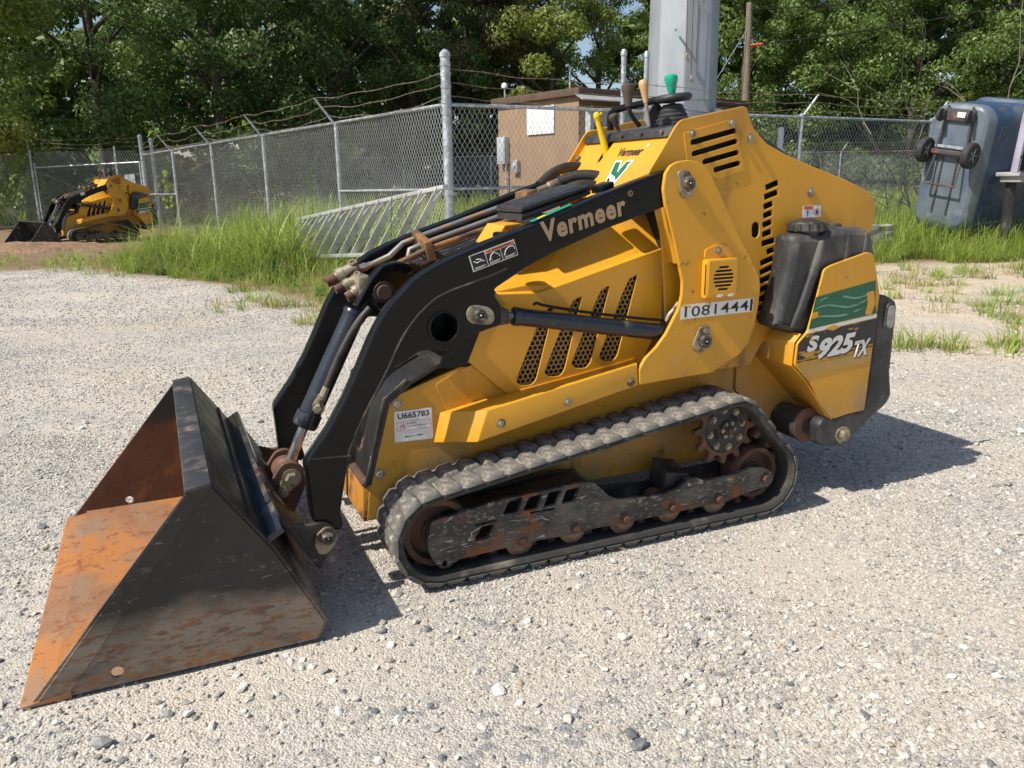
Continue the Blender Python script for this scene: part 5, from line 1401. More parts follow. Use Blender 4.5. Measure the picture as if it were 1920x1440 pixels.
# sections from the cart's underside (y=0, towards the camera) to its rim (y=.95): width, height, centre x, centre z
secs = [(0.0, .70, 1.60, .0, 1.26, .10), (.02, .80, 1.72, .0, 1.25, .20), (.10, .90, 1.86, .01, 1.20, .26), (.40, .98, 1.97, .05, 1.13, .22), (.43, 1.02, 2.01, .05, 1.12, .22), (.78, 1.06, 2.06, .08, 1.08, .13), (.80, 1.16, 2.14, .08, 1.08, .12), (.90, 1.18, 2.16, .08, 1.08, .12), (.90, 1.04, 2.02, .08, 1.08, .11), (.30, .86, 1.80, .05, 1.16, .14)]
V, Fc, mi = [], [], []
for y, w_, h_, cx, cz, r in secs:
    V += [(x, y * 1.45, z) for x, z in rrect(w_, h_, cx, cz, r)]
n = 28
for i in range(len(secs) - 1):
    for k in range(n):
        k2 = (k + 1) % n
        Fc.append((i * n + k, i * n + k2, (i + 1) * n + k2, (i + 1) * n + k)); mi.append(1 if i > 1 else 0)
Fc.append(tuple(range(n))); mi.append(0)
Fc.append(tuple((len(secs) - 1) * n + k for k in range(n))); mi.append(1)
bevel_mesh(meshobj('cart_body', V, Fc, None, cart, mats=['cart_grey', 'cart_blue'], midx=mi), .012, 2, 25)
for zc in (1.75, 1.15, .65):
    hexa('body_rib', [(.46, .24, zc - .12), (.545, 1.05, zc - .16), (.57, 1.05, zc - .10), (.49, .24, zc - .07), (.46, .24, zc + .14), (.56, 1.05, zc + .16), (.585, 1.05, zc + .11), (.49, .24, zc + .09)], 'cart_blue', cart, .02)
for sx in (-.20, .20):
    tube('frame_rail', [(sx * .9, -.035, 2.10), (sx * 1.0, -.04, 1.75), (sx * 1.15, -.05, 1.47)], .018, 'cart_frame', cart, 8)
    tube('frame_rail', [(sx * 1.0, -.05, 1.47), (sx * 1.15, -.16, 1.02)], .014, 'cart_frame', cart, 8)
    tube('frame_strap', [(sx * .55, -.012, 1.40), (sx * .55, -.016, .60)], .012, 'cart_frame', cart, 6)
    wlc = (sx * 1.70, -.13, 1.47)
    o = lathe('wheel', [(.055, -.045), (.12, -.045), (.165, -.05), (.18, -.03), (.18, .03), (.165, .05), (.12, .045), (.055, .045)], wlc, (1, 0, 0), 'tyre', cart, 28)
    lathe('wheel_rim', [(0, -.05), (.03, -.05), (.035, -.03), (.10, -.028), (.12, -.042), (.12, .042), (.10, .028), (.035, .03), (.03, .05), (0, .05)], wlc, (1, 0, 0), 'cart_frame', cart, 20)
    for k in range(5):
        a = 2 * pi * k / 5
        tube('wheel_spoke', [(wlc[0] + .04, wlc[1], wlc[2]), (wlc[0] + .035, wlc[1] + .10 * cos(a), wlc[2] + .10 * sin(a))], .012, 'galv', cart, 6)
    cst = (sx * 1.05, -.14, 1.97)
    lathe('caster_wheel', [(0, -.02), (.03, -.022), (.085, -.02), (.09, 0), (.085, .02), (.03, .022), (0, .02)], cst, (1, 0, .1), 'tyre', cart, 20)
    box('caster_fork', (cst[0] - .03, -.12, cst[2] - .05), (cst[0] + .03, -.03, cst[2] + .06), 'cart_frame', cart, .008)
box('axle_bar', (-.34, -.10, 1.44), (.34, -.05, 1.50), 'cart_frame', cart, .006)
box('axle_plate', (-.25, -.06, 1.52), (.22, -.03, 1.56), 'galv', cart, .004)
box('caster_plate', (-.22, -.05, 1.90), (.22, -.012, 2.06), 'cart_frame', cart, .006)
box('white_label', (-.02, -.056, 1.95), (.11, -.051, 2.02), 'white', cart, 0)
tube('tow_bar', [(-.235, -.16, 1.02), (.235, -.16, 1.02)], .014, 'rust', cart, 8)
box('rim_handle', (.66, 1.20, .5), (.72, 1.30, 1.9), 'cart_grey', cart, .01)
# cart standing at the right edge
MT['lavender'] = surf('lavender_painted_metal', (.33, .31, .40), .45)
MT['pale_plastic'] = surf('pale_grey_plastic', (.42, .42, .43), .5)
c2_ = empty('utility_cart', (7.07, 10.9, 0), 0, 'grey utility cart with lavender upright cut off by the right edge', 'cart')
box('cart_tray', (-.10, -.05, 1.02), (.7, .75, 1.12), 'pale_plastic', c2_, .02)
box('tray_lip', (-.15, -.09, 1.10), (.74, .79, 1.16), 'pale_plastic', c2_, .02)
for x, y in ((.02, .02), (.6, .02), (.02, .66)):
    box('cart_leg', (x - .05, y - .05, 0), (x + .05, y + .05, 1.02), 'plastic', c2_, .01)
tube('cart_upright', [(-.30, .10, 1.15), (-.24, .10, 1.9), (-.16, .10, 2.25)], .05, 'lavender', c2_, 6)
sheet('cart_panel', [[(-.26, .13, 1.18), (.5, .13, 1.18), (.5, .13, 2.1), (-.16, .13, 2.1)]], .02, 'dark', c2_)
for zz in (1.35, 1.6, 1.85):
    cyl('bolt_hole', (-.265 + (zz - 1.35) * .08, .045, zz), (-.265 + (zz - 1.35) * .08, .055, zz), .018, 'dark', c2_, 10)
# concrete blocks by the fence
MT['concrete'] = surf('weathered_concrete', (.30, .28, .25), .9, layers=[((.16, .14, .11), 5, .5, .7, S3, .9)], bump=.4, bscale=20)
def rough_block(name, c, s, rz, label):
    V, Fc = boxgeo((-s[0], -s[1], 0), (s[0], s[1], s[2]))
    o = meshobj(name, V, Fc, 'concrete', None)
    bm = bmesh.new(); bm.from_mesh(o.data)
    bmesh.ops.subdivide_edges(bm, edges=bm.edges, cuts=5, use_grid_fill=True)
    for v in bm.verts:
        v.co += Vector((rnd.uniform(-1, 1), rnd.uniform(-1, 1), rnd.uniform(-1, 1))) * .018
    bm.to_mesh(o.data); bm.free()
    o.location = c; o.rotation_euler = (0, 0, rz)
    return tag(o, label, 'concrete block')
rough_block('concrete_block', (4.85, 11.7, 0), (.55, .35, .44), .35, 'broken grey concrete block between the loader tail and the tipped cart')

# ------------------------------------------------------------------ ground
rng = np.random.default_rng(11)
def vnoise(x, y, s, seed=0):
    """smooth value noise"""
    r_ = np.random.default_rng(seed); tab = r_.random((64, 64))
    X, Y = x / s, y / s
    xi, yi = np.floor(X).astype(int), np.floor(Y).astype(int)
    fx, fy = X - xi, Y - yi
    fx, fy = fx * fx * (3 - 2 * fx), fy * fy * (3 - 2 * fy)
    g = lambda a, b: tab[(xi + a) % 64, (yi + b) % 64]
    return (g(0, 0) * (1 - fx) + g(1, 0) * fx) * (1 - fy) + (g(0, 1) * (1 - fx) + g(1, 1) * fx) * fy
def axis(lo, hi, fine0, fine1, step, grow):
    c = list(np.arange(fine0, fine1, step))
    a, s = fine0, step
    while a > lo:
        s *= grow; a -= s; c.insert(0, a)
    a, s = c[-1], step
    while a < hi:
        s *= grow; a += s; c.append(a)
    return np.array(c)
def edge_left(x):      # where the gravel ends and the grass begins on the left, as y over x
    return np.interp(x, [-14, -7, -6.2, -4.3, -3.4, -2.6, -1.9, -1.3, -.6], [11.0, 11.1, 11.3, 10.0, 9.2, 8.5, 7.6, 7.2, 7.4])
def grassy(x, y):      # 0..1, how much soil and grass
    left = (x < -.4) * np.clip((y - edge_left(x)) / .5 + .5, 0, 1)
    right = (x > 3.2) * np.clip((y - (10.6 + .12 * (x - 5))) / .6 + .5, 0, 1) + (x > -.4) * (x <= 3.2) * np.clip((y - 9.6) / .6, 0, 1)
    return np.clip(left + right, 0, 1)
def dirt(x, y):        # sandy ground on the right
    return np.clip((x - 2.2 - .15 * np.abs(y - 6)) / 1.2, 0, 1) * np.clip((y - 3.2) / 1.5, 0, 1)
gx, gy = axis(-220, 220, -5, 6, .06, 1.13), axis(-60, 300, .6, 9, .06, 1.13)
X, Y = np.meshgrid(gx, gy)
Z = (vnoise(X, Y, .9, 1) - .5) * .020 + (vnoise(X, Y, .28, 2) - .5) * .009 + (vnoise(X, Y, .13, 4) - .5) * .004
near = np.exp(-(((X - .6) / 2.2) ** 2 + ((Y - 2.6) / 1.5) ** 2))
Z = Z * (1 - .5 * near) - .012
far = np.clip((np.hypot(X, Y) - 60) / 100, 0, 1)
nx_, ny_ = len(gx), len(gy)
V = np.c_[X.ravel(), Y.ravel(), Z.ravel()]
i = np.arange(nx_ * ny_).reshape(ny_, nx_)
Fq = np.c_[i[:-1, :-1].ravel(), i[:-1, 1:].ravel(), i[1:, 1:].ravel(), i[1:, :-1].ravel()]
me = bpy.data.meshes.new('ground')
me.vertices.add(len(V)); me.vertices.foreach_set('co', V.ravel())
me.loops.add(Fq.size); me.loops.foreach_set('vertex_index', Fq.ravel())
me.polygons.add(len(Fq)); me.polygons.foreach_set('loop_start', np.arange(0, Fq.size, 4)); me.polygons.foreach_set('loop_total', np.full(len(Fq), 4))
me.update(); me.validate()
at_ = me.attributes.new('soil', 'FLOAT', 'POINT'); at_.data.foreach_set('value', grassy(X, Y).ravel().astype(np.float32))
at_ = me.attributes.new('sand', 'FLOAT', 'POINT'); at_.data.foreach_set('value', dirt(X, Y).ravel().astype(np.float32))
me.polygons.foreach_set('use_smooth', [True] * len(me.polygons))
b = NB('gravel_ground')
def attr(n): return b.node('ShaderNodeAttribute', 2, props={'attribute_name': n})
vor = b.t.nodes.new('ShaderNodeTexVoronoi'); b.put(vor.inputs['Vector'], b.co); vor.inputs['Scale'].default_value = 165
vor2 = b.t.nodes.new('ShaderNodeTexVoronoi'); b.put(vor2.inputs['Vector'], b.co); vor2.inputs['Scale'].default_value = 52
hue = b.node('ShaderNodeSeparateColor', 0, Color=vor.outputs['Color'])
hue2 = b.node('ShaderNodeSeparateColor', 0, Color=vor2.outputs['Color'])
c = b.mix(b.rng(hue, 0, 1, 0, 1, False), (.30, .272, .235), (.60, .56, .50))
c = b.mix(b.rng(hue2, .78, .92), c, (.22, .22, .225))
c = b.mix(b.math('MULTIPLY', b.rng(hue, .86, .93), .6), c, (.25, .24, .24))
fines = b.rng(b.noise(1.5, 5, .6), .40, .60)
c = b.mix(b.math('MULTIPLY', fines, .7), c, (.54, .485, .405))
c = b.mix(b.rng(b.noise(.55, 4, .6), .52, .70, 0, .55), c, (.50, .405, .29))
c = b.mix(b.rng(b.noise(5, 4, .7), .74, .80, 0, .55), c, (.42, .25, .11))
c = b.mix(b.rng(b.noise(.8, 5, .62, (1, .35, 1), rot=(0, 0, .5)), .35, .68, 0, .30), c, (.54, .49, .415))
sandc = b.mix(b.rng(b.noise(6, 5, .65), .35, .7), (.50, .395, .27), (.60, .50, .375))
c = b.mix(b.math('MULTIPLY', attr('sand'), b.rng(b.noise(.9, 5), .25, .6)), c, sandc)
c = b.mix(attr('soil'), c, b.mix(b.noise(4, 4), (.17, .115, .065), (.26, .19, .11)))
hgt = b.math('ADD', b.math('MULTIPLY', vor.outputs['Distance'], -1.0), b.math('MULTIPLY', vor2.outputs['Distance'], -.9))
hgt = b.math('ADD', hgt, b.math('MULTIPLY', b.noise(240, 3), .4))
b.bump(hgt, .65, .006)
me.materials.append(b.end(c, .92, 0, .25))
ground = link(bpy.data.objects.new('ground', me)); ground['kind'] = 'structure'
def gz(x, y):
    z = (vnoise(x, y, .9, 1) - .5) * .020 + (vnoise(x, y, .28, 2) - .5) * .009 + (vnoise(x, y, .13, 4) - .5) * .004
    nr = np.exp(-(((x - .6) / 2.2) ** 2 + ((y - 2.6) / 1.5) ** 2))
    return z * (1 - .5 * nr) - .012

# ------------------------------------------------------------------ scattering with geometry nodes (gravel and grass only)
def scatter(name, protos, pos, rot, scl, idx, label, cat):
    coll = bpy.data.collections.new(name + '_pieces')
    for o in protos:
        coll.objects.link(o)
    me = bpy.data.meshes.new(name)
    me.vertices.add(len(pos)); me.vertices.foreach_set('co', np.asarray(pos, np.float32).ravel())
    for nm, ty, data in (('rot', 'FLOAT_VECTOR', rot), ('scl', 'FLOAT_VECTOR', scl)):
        a = me.attributes.new(nm, ty, 'POINT'); a.data.foreach_set('vector', np.asarray(data, np.float32).ravel())
    a = me.attributes.new('idx', 'INT', 'POINT'); a.data.foreach_set('value', np.asarray(idx, np.int32))
    o = link(bpy.data.objects.new(name, me))
    g = bpy.data.node_groups.new(name, 'GeometryNodeTree')
    g.interface.new_socket('Geometry', in_out='INPUT', socket_type='NodeSocketGeometry')
    g.interface.new_socket('Geometry', in_out='OUTPUT', socket_type='NodeSocketGeometry')
    N = g.nodes.new
    gi, go = N('NodeGroupInput'), N('NodeGroupOutput')
    ip = N('GeometryNodeInstanceOnPoints'); ci = N('GeometryNodeCollectionInfo')
    ci.inputs['Collection'].default_value = coll
    ci.inputs['Separate Children'].default_value = True
    ci.inputs['Reset Children'].default_value = True
    def na(n, t):
        q = N('GeometryNodeInputNamedAttribute'); q.data_type = t; q.inputs['Name'].default_value = n
        return next(s for s in q.outputs if s.enabled and s.name == 'Attribute')
    g.links.new(gi.outputs[0], ip.inputs['Points'])
    g.links.new(ci.outputs[0], ip.inputs['Instance'])
    ip.inputs['Pick Instance'].default_value = True
    g.links.new(na('idx', 'INT'), ip.inputs['Instance Index'])
    er = N('FunctionNodeEulerToRotation')
    g.links.new(na('rot', 'FLOAT_VECTOR'), er.inputs[0]); g.links.new(er.outputs[0], ip.inputs['Rotation'])
    g.links.new(na('scl', 'FLOAT_VECTOR'), ip.inputs['Scale'])
    g.links.new(ip.outputs[0], go.inputs[0])
    md = o.modifiers.new('scatter', 'NODES'); md.node_group = g
    return tag(o, label, cat, None, 'stuff')

b = NB('gravel_stone')
oi = b.t.nodes.new('ShaderNodeObjectInfo')
rp_ = b.t.nodes.new('ShaderNodeValToRGB')
cr = rp_.color_ramp
cols = [(0, (.34, .31, .265)), (.22, (.50, .46, .40)), (.45, (.56, .52, .46)), (.66, (.43, .41, .38)), (.76, (.70, .66, .60)), (.88, (.25, .25, .25)), (.945, (.13, .135, .145)), (.985, (.42, .30, .19))]
while len(cr.elements) < len(cols): cr.elements.new(.5)
for e_, (p, c) in zip(cr.elements, cols): e_.position = p; e_.color = (*c, 1)
cr.interpolation = 'CONSTANT'
b.put(rp_.inputs[0], oi.outputs['Random'])
c = b.mix(b.rng(b.noise(2.5, 4), .4, .7, 0, .35), rp_.outputs[0], (.56, .51, .43))
b.bump(b.noise(5, 4), .3, .2)
stone_mat = b.end(c, .85, 0, .3)
def stone(k):
    r_ = random.Random(100 + k)
    bm = bmesh.new(); bmesh.ops.create_icosphere(bm, subdivisions=1, radius=1)
    cuts = [(Vector((r_.gauss(0, 1), r_.gauss(0, 1), r_.gauss(0, 1))).normalized(), r_.uniform(.55, .85)) for _ in range(5)]
    for v in bm.verts:
        v.co *= r_.uniform(.82, 1.15)
        for n_, d in cuts:
            e_ = v.co.dot(n_) - d
            if e_ > 0: v.co -= n_ * e_
        v.co.z *= .68; v.co.x *= 1.15
    me = bpy.data.meshes.new('stone'); bm.to_mesh(me); bm.free()
    me.materials.append(stone_mat)
    return bpy.data.objects.new('stone', me)
stones = [stone(k) for k in range(9)]
def stones_in(n, x0, x1, y0, y1, smin, smax, power, clump, seed, keep=None):
    r_ = np.random.default_rng(seed)
    x, y = r_.uniform(x0, x1, n), r_.uniform(y0, y1, n)
    m_ = vnoise(x, y, .45, seed) * .6 + vnoise(x, y, 1.6, seed + 1) * .6
    k = (r_.random(n) < np.clip((m_ - clump) * 2.2 + .5, .10, 1)) & (grassy(x, y) < .5)
    k &= (r_.random(n) < 1 - .75 * dirt(x, y))
    k &= np.abs(x) < .72 * y + .5              # only what the yard in view needs
    x, y = x[k], y[k]; m = len(x)
    s = smin + (smax - smin) * r_.random(m) ** power
    return np.c_[x, y, gz(x, y) + s * .22], np.c_[r_.uniform(-.5, .5, m), r_.uniform(-.5, .5, m), r_.uniform(0, 6.28, m)], np.c_[s * r_.uniform(.8, 1.25, m), s * r_.uniform(.75, 1.1, m), s * r_.uniform(.6, 1, m)], r_.integers(0, len(stones), m)
sets = [stones_in(210000, -2.6, 2.9, .95, 3.6, .0020, .0062, 2.2, .48, 21),
        stones_in(9000, -2.6, 2.9, .95, 3.6, .006, .013, 2.8, .60, 22),
        stones_in(4200, .35, 2.7, 1.0, 2.0, .005, .0125, 2.0, .62, 33),
        stones_in(1300, -3.0, 3.4, .95, 5.0, .010, .022, 2.5, .58, 23),
        stones_in(120000, -5.0, 5.0, 3.4, 7.0, .0035, .0085, 2.2, .40, 24),
        stones_in(50000, -7.5, 7.0, 6.6, 11.5, .006, .013, 2.0, .45, 25)]
cat_ = [np.concatenate([s[k] for s in sets]) for k in range(4)]
scatter('gravel', stones, *cat_, 'loose pale grey and tan gravel covering the yard', 'gravel')
for nm_, c_ in (('pale_stone', (.60, .57, .52)), ('grey_stone', (.30, .295, .285)), ('dark_stone', (.13, .135, .145))):
    MT[nm_] = surf(nm_, c_, .85, layers=[((.50, .45, .37), 60, .55, .75, S3, .9)], bump=.3)
# countable larger stones lying apart on the gravel
lab_ = ['small pale stone close to the middle of the lower track run', 'angular grey stone below the bucket near the bottom left corner', 'grey stone at the edge of the shadow behind the bucket', 'larger dark stone near the bottom edge right of the middle']
for (x, y, s), lb in zip([(.305, 2.225, .016), (-.867, 1.423, .024), (-.349, 1.854, .017), (.241, 1.441, .019)], lab_):
    o = stones[int(s * 1000) % 9].copy(); o.data = o.data.copy(); o.name = 'loose_stone'; COL.objects.link(o)
    z0 = float(gz(np.array([x]), np.array([y]))[0])
    o.location = (x, y, z0 + s * .4); o.scale = (s, s * .8, s * .8); o.rotation_euler = (.2, .1, x * 7)
    o.data.materials[0] = MT['pale_stone' if 'pale' in lb else 'dark_stone' if 'dark' in lb else 'grey_stone']
    tag(o, lb, 'stone')

# ------------------------------------------------------------------ grass
def leafmat(name, c1, c2, tr=.35, rough=.5, dry=None):
    b = NB(name)
    oi = b.t.nodes.new('ShaderNodeObjectInfo')
    c = b.mix(oi.outputs['Random'], c1, c2)
    if dry: c = b.mix(b.rng(b.noise(9, 3), .5, .7), c, dry)
    b.end(c, rough + .08, 0, .32)
    tl = b.node('ShaderNodeBsdfTranslucent', Color=c)
    ms = b.t.nodes.new('ShaderNodeMixShader'); ms.inputs[0].default_value = tr
    b.t.links.new(b.b.outputs[0], ms.inputs[1]); b.t.links.new(tl, ms.inputs[2])
    b.t.links.new(ms.outputs[0], b.t.nodes['Material Output'].inputs[0])
    return b.m
GR = leafmat('tall_grass', (.23, .33, .05), (.37, .45, .10), .4, .40)
GD = leafmat('drying_grass', (.36, .33, .11), (.44, .36, .17), .35, .6)
GS = leafmat('broad_weed', (.08, .17, .045), (.14, .25, .07), .3, .45)
def tuft(seed, n, hmin, hmax, spread, wid, lean, mat):
    r_ = random.Random(seed); V, Fc = [], []
    for _ in range(n):
        a = r_.uniform(0, 2 * pi); rr = spread * math.sqrt(r_.random())
        p = Vector((rr * cos(a), rr * sin(a), 0)); h = r_.uniform(hmin, hmax)
        d = a + r_.uniform(-1, 1); L_ = h * r_.uniform(.15, lean)
        w_ = wid * r_.uniform(.6, 1.2); sd_ = Vector((-sin(d), cos(d), 0))
        k = len(V); st = 4
        for i in range(st + 1):
            t = i / st
            q = p + Vector((cos(d), sin(d), 0)) * L_ * t ** 2.2 + Vector((0, 0, h * (t - .28 * (L_ / h) * t ** 3)))
            ww = w_ * (1 - t ** 2) + .0008
            V += [q - sd_ * ww, q + sd_ * ww]
        for i in range(st):
            Fc.append((k + 2 * i, k + 2 * i + 1, k + 2 * i + 3, k + 2 * i + 2))
    me = bpy.data.meshes.new('tuft'); me.from_pydata([tuple(v) for v in V], [], Fc); me.materials.append(mat)
    me.polygons.foreach_set('use_smooth', [True] * len(me.polygons))
    return bpy.data.objects.new('tuft', me)
tall = [tuft(200 + k, 17, .22, .80, .16, .0085, 1.35, GR) for k in range(4)] + [tuft(210 + k, 16, .15, .60, .18, .005, 1.5, GD) for k in range(2)] + [tuft(220, 40, .15, .35, .16, .016, .8, GS)]
short = [tuft(230 + k, 22, .05, .17, .08, .0032, 1.3, GR) for k in range(3)] + [tuft(240 + k, 20, .05, .15, .10, .0028, 1.5, GD) for k in range(2)]
r_ = np.random.default_rng(5)
def put(pts, hs, nproto, probs):
    m = len(pts)
    return np.c_[pts, gz(pts[:, 0], pts[:, 1]) - .01], np.c_[r_.uniform(-.15, .15, m), r_.uniform(-.15, .15, m), r_.uniform(0, 6.28, m)], np.repeat(hs[:, None], 3, 1) * np.c_[np.ones(m), np.ones(m), r_.uniform(.8, 1.2, m)], r_.choice(nproto, m, p=probs)
def inbetween(n, x0, x1, y0, y1): return np.c_[r_.uniform(x0, x1, n), r_.uniform(y0, y1, n)]
# left bank: between the gravel edge and the fence
q = inbetween(9000, -9.5, -.3, 6.9, 21)
fence_y = lambda x: 9.85 + (x + .73) * (22.2 - 9.85) / (-9.85 + .73)
el = edge_left(q[:, 0])
k = (q[:, 1] > el + .05) & (q[:, 1] < fence_y(q[:, 0]) - .05)
t_in = np.clip((q[:, 1] - el) / 1.0, 0, 1)
tallness = .82 * np.clip(.35 + .70 * t_in, 0, 1.05) * np.clip((q[:, 0] + 6.6) / 1.6, .22, 1) * np.clip((q[:, 1] - 6.9) / 1.5 + .35, .3, 1)
k &= (r_.random(len(q)) < np.clip((q[:, 0] + 7.4) / 1.5, .12, 1)) & (vnoise(q[:, 0], q[:, 1], .5, 43) + .9 * t_in > .46)
lad = ((q[:, 0] > -2.7) & (q[:, 0] < -.5) & (q[:, 1] > 7.9) & (q[:, 1] < 11.2)); tallness = np.where(lad, tallness * .6, tallness); k &= ~(lad & (r_.random(len(q)) < .45))
q, hs = q[k], tallness[k] * r_.uniform(.55, 1.35, k.sum()) * (.7 + .6 * vnoise(q[k][:, 0], q[k][:, 1], .8, 31))
A1 = put(q, hs, 7, [.18, .17, .16, .14, .14, .12, .09])
scatter('tall_grass', tall, *A1, 'tall green grass growing along the left fence', 'grass')
# right bank below the tipped cart
q = inbetween(5200, 2.9, 10.5, 10.0, 14.6)
k = (grassy(q[:, 0], q[:, 1]) > .3) & (vnoise(q[:, 0], q[:, 1], .7, 41) + .35 * (q[:, 1] - 10.6) > .35)
q = q[k]; hs = .9 * np.clip(.32 + .36 * (q[:, 1] - 10.4), .25, .95) * r_.uniform(.7, 1.15, len(q))
scatter('tall_grass', tall, *put(q, hs, 7, [.24, .22, .2, .16, .08, .06, .04]), 'tall green grass around the tipped cart on the right', 'grass')
# far ground cover inside the enclosure and below the woods
q = inbetween(5000, -24, 30, 15, 34)
k = (q[:, 1] > np.where(q[:, 0] < -.7, fence_y(q[:, 0]) + 2.5, 16.5)) | (q[:, 1] > 24)
q = q[k]; hs = r_.uniform(.7, 1.5, len(q))
scatter('ground_cover', tall, *put(q, hs, 7, [.15, .15, .15, .15, .1, .1, .2]), 'low weeds covering the ground below the woods', 'weeds')
# sparse tufts in the gravel and the sandy ground
cl = [(-5.35, 10.9, 14, .35), (-7.2, 12.3, 20, .6), (-3.05, 8.6, 7, .12), (-2.4, 7.5, 9, .2), (-2.1, 7.5, 9, .18), (-2.6, 7.9, 5, .2), (-1.6, 6.9, 12, .25), (-6.0, 11.6, 18, .5), (4.3, 8.5, 30, .35), (4.9, 9.3, 30, .45), (4.1, 6.6, 26, .35), (4.6, 7.0, 24, .3), (2.85, 5.35, 22, .18), (3.35, 5.2, 24, .25), (5.0, 7.6, 20, .4), (5.6, 9.6, 34, .5), (3.9, 5.7, 10, .25), (4.0, 10.0, 24, .4), (3.7, 7.5, 8, .2), (6.4, 9.8, 30, .5)]
pts, hh = [], []
for cx, cy, n, sp_ in cl:
    for _ in range(n if cx < 0 else int(n * .6)):
        pts.append((cx + r_.normal() * sp_ * .75, cy + r_.normal() * sp_ * .8)); hh.append(r_.uniform(.6, 1.35))
scatter('grass_tufts', short, *put(np.array(pts), np.array(hh), 5, [.2, .2, .16, .22, .22]), 'sparse short grass tufts sprouting in the gravel', 'grass')
# a tall weed at the fence
def weed(name, x, y, h, seed, label):
    r0 = random.Random(seed); V, Fc = [], []
    for s in range(3):
        a = r0.uniform(0, 6.28); d = Vector((cos(a), sin(a), 0)) * .12
        for i in range(26):
            t = .15 + .85 * i / 26
            c = Vector((0, 0, h * t)) + d * t * t; b_a = i * 2.4 + s; ln = .16 * (1 - .6 * t)
            dv = Vector((cos(b_a), sin(b_a), .35)) * ln; sd_ = Vector((-sin(b_a), cos(b_a), 0)) * ln * .16
            k = len(V); V += [c, c + dv * .5 + sd_, c + dv, c + dv * .5 - sd_]; Fc.append((k, k + 1, k + 2, k + 3))
    root = empty(name, (x, y, 0), 0, label, 'plant')
    me = bpy.data.meshes.new('leaves'); me.from_pydata([tuple(v) for v in V], [], Fc); me.materials.append(GR)
    link(bpy.data.objects.new('leaves', me), root)
    tube('stem', [(0, 0, 0), (.01, 0, h * .5), (.03, .02, h)], [.008, .003], GS, root, 5)
weed('tall_weed', -2.95, 12.1, 1.35, 1, 'tall bright green weed rising against the fence by the ladder')
weed('tall_weed', -1.25, 8.4, 1.0, 2, 'leafy green weed growing between the ladder steps and the lift arm')
MT['vine'] = leafmat('vine_leaf', (.16, .24, .04), (.26, .34, .07), .4)
def vine(name, p0, p1, n, label, seed):
    r0 = random.Random(seed); V, Fc = [], []
    root = empty(name, p0, 0, label, 'vine'); d = Vector(p1) - Vector(p0)
    for i in range(n):
        c = d * r0.random() + Vector((r0.gauss(0, .10), r0.gauss(-.06, .03), r0.gauss(0, .05))); s = r0.uniform(.04, .09)
        u = Vector((r0.uniform(-1, 1), r0.uniform(-.6, .2), r0.uniform(-1, 1))).normalized() * s; v = u.cross(Vector((0, -1, .4))).normalized() * s * .8
        k = len(V); V += [c - u, c + v, c + u, c - v]; Fc.append((k, k + 1, k + 2, k + 3))
    me = bpy.data.meshes.new('leaves'); me.from_pydata([tuple(v) for v in V], [], Fc); me.materials.append(MT['vine'])
    link(bpy.data.objects.new('leaves', me), root)
    tube('stem', [(0, 0, 0), d * .5 + Vector((.06, -.03, 0)), d], .008, 'wood', root, 5, 1)
vine('climbing_vine', (-14.2, 22.5, .1), (-13.1, 22.4, 2.2), 90, 'yellow-green vine climbing the fence post left of the distant loader', 3)
vine('climbing_vine', (-8.35, 20.05, .6), (-8.4, 20.0, 1.5), 24, 'thin green vine on the long fence just right of the corner posts', 4)

# mulch and dirt by the second loader
MT['mulch'] = surf('brown_mulch', (.20, .115, .065), .9, layers=[((.33, .21, .13), 14, .45, .65, S3, .9), ((.09, .05, .03), 20, .55, .7, S3, .9)], bump=.6, bscale=25)
n = 46
u_ = np.linspace(-1, 1, n); XX, YY = np.meshgrid(u_, u_)
hh_ = np.clip(1 - XX ** 2 - YY ** 2, 0, 1) ** 1.2 * .15
hh_ = hh_ + (vnoise(XX * 3, YY * 2, .25, 8) - .5) * .10 * (hh_ > 0) - .05
V = np.c_[(XX * 2.9).ravel(), (YY * 1.5).ravel(), hh_.ravel()]
i = np.arange(n * n).reshape(n, n)
mo = meshobj('dirt_mound', V.tolist(), np.c_[i[:-1, :-1].ravel(), i[:-1, 1:].ravel(), i[1:, 1:].ravel(), i[1:, :-1].ravel()].tolist(), 'mulch', None, smooth=70)
mo.location = (-9.6, 14.7, 0); mo.rotation_euler = (0, 0, .35)
mo['kind'] = 'structure'

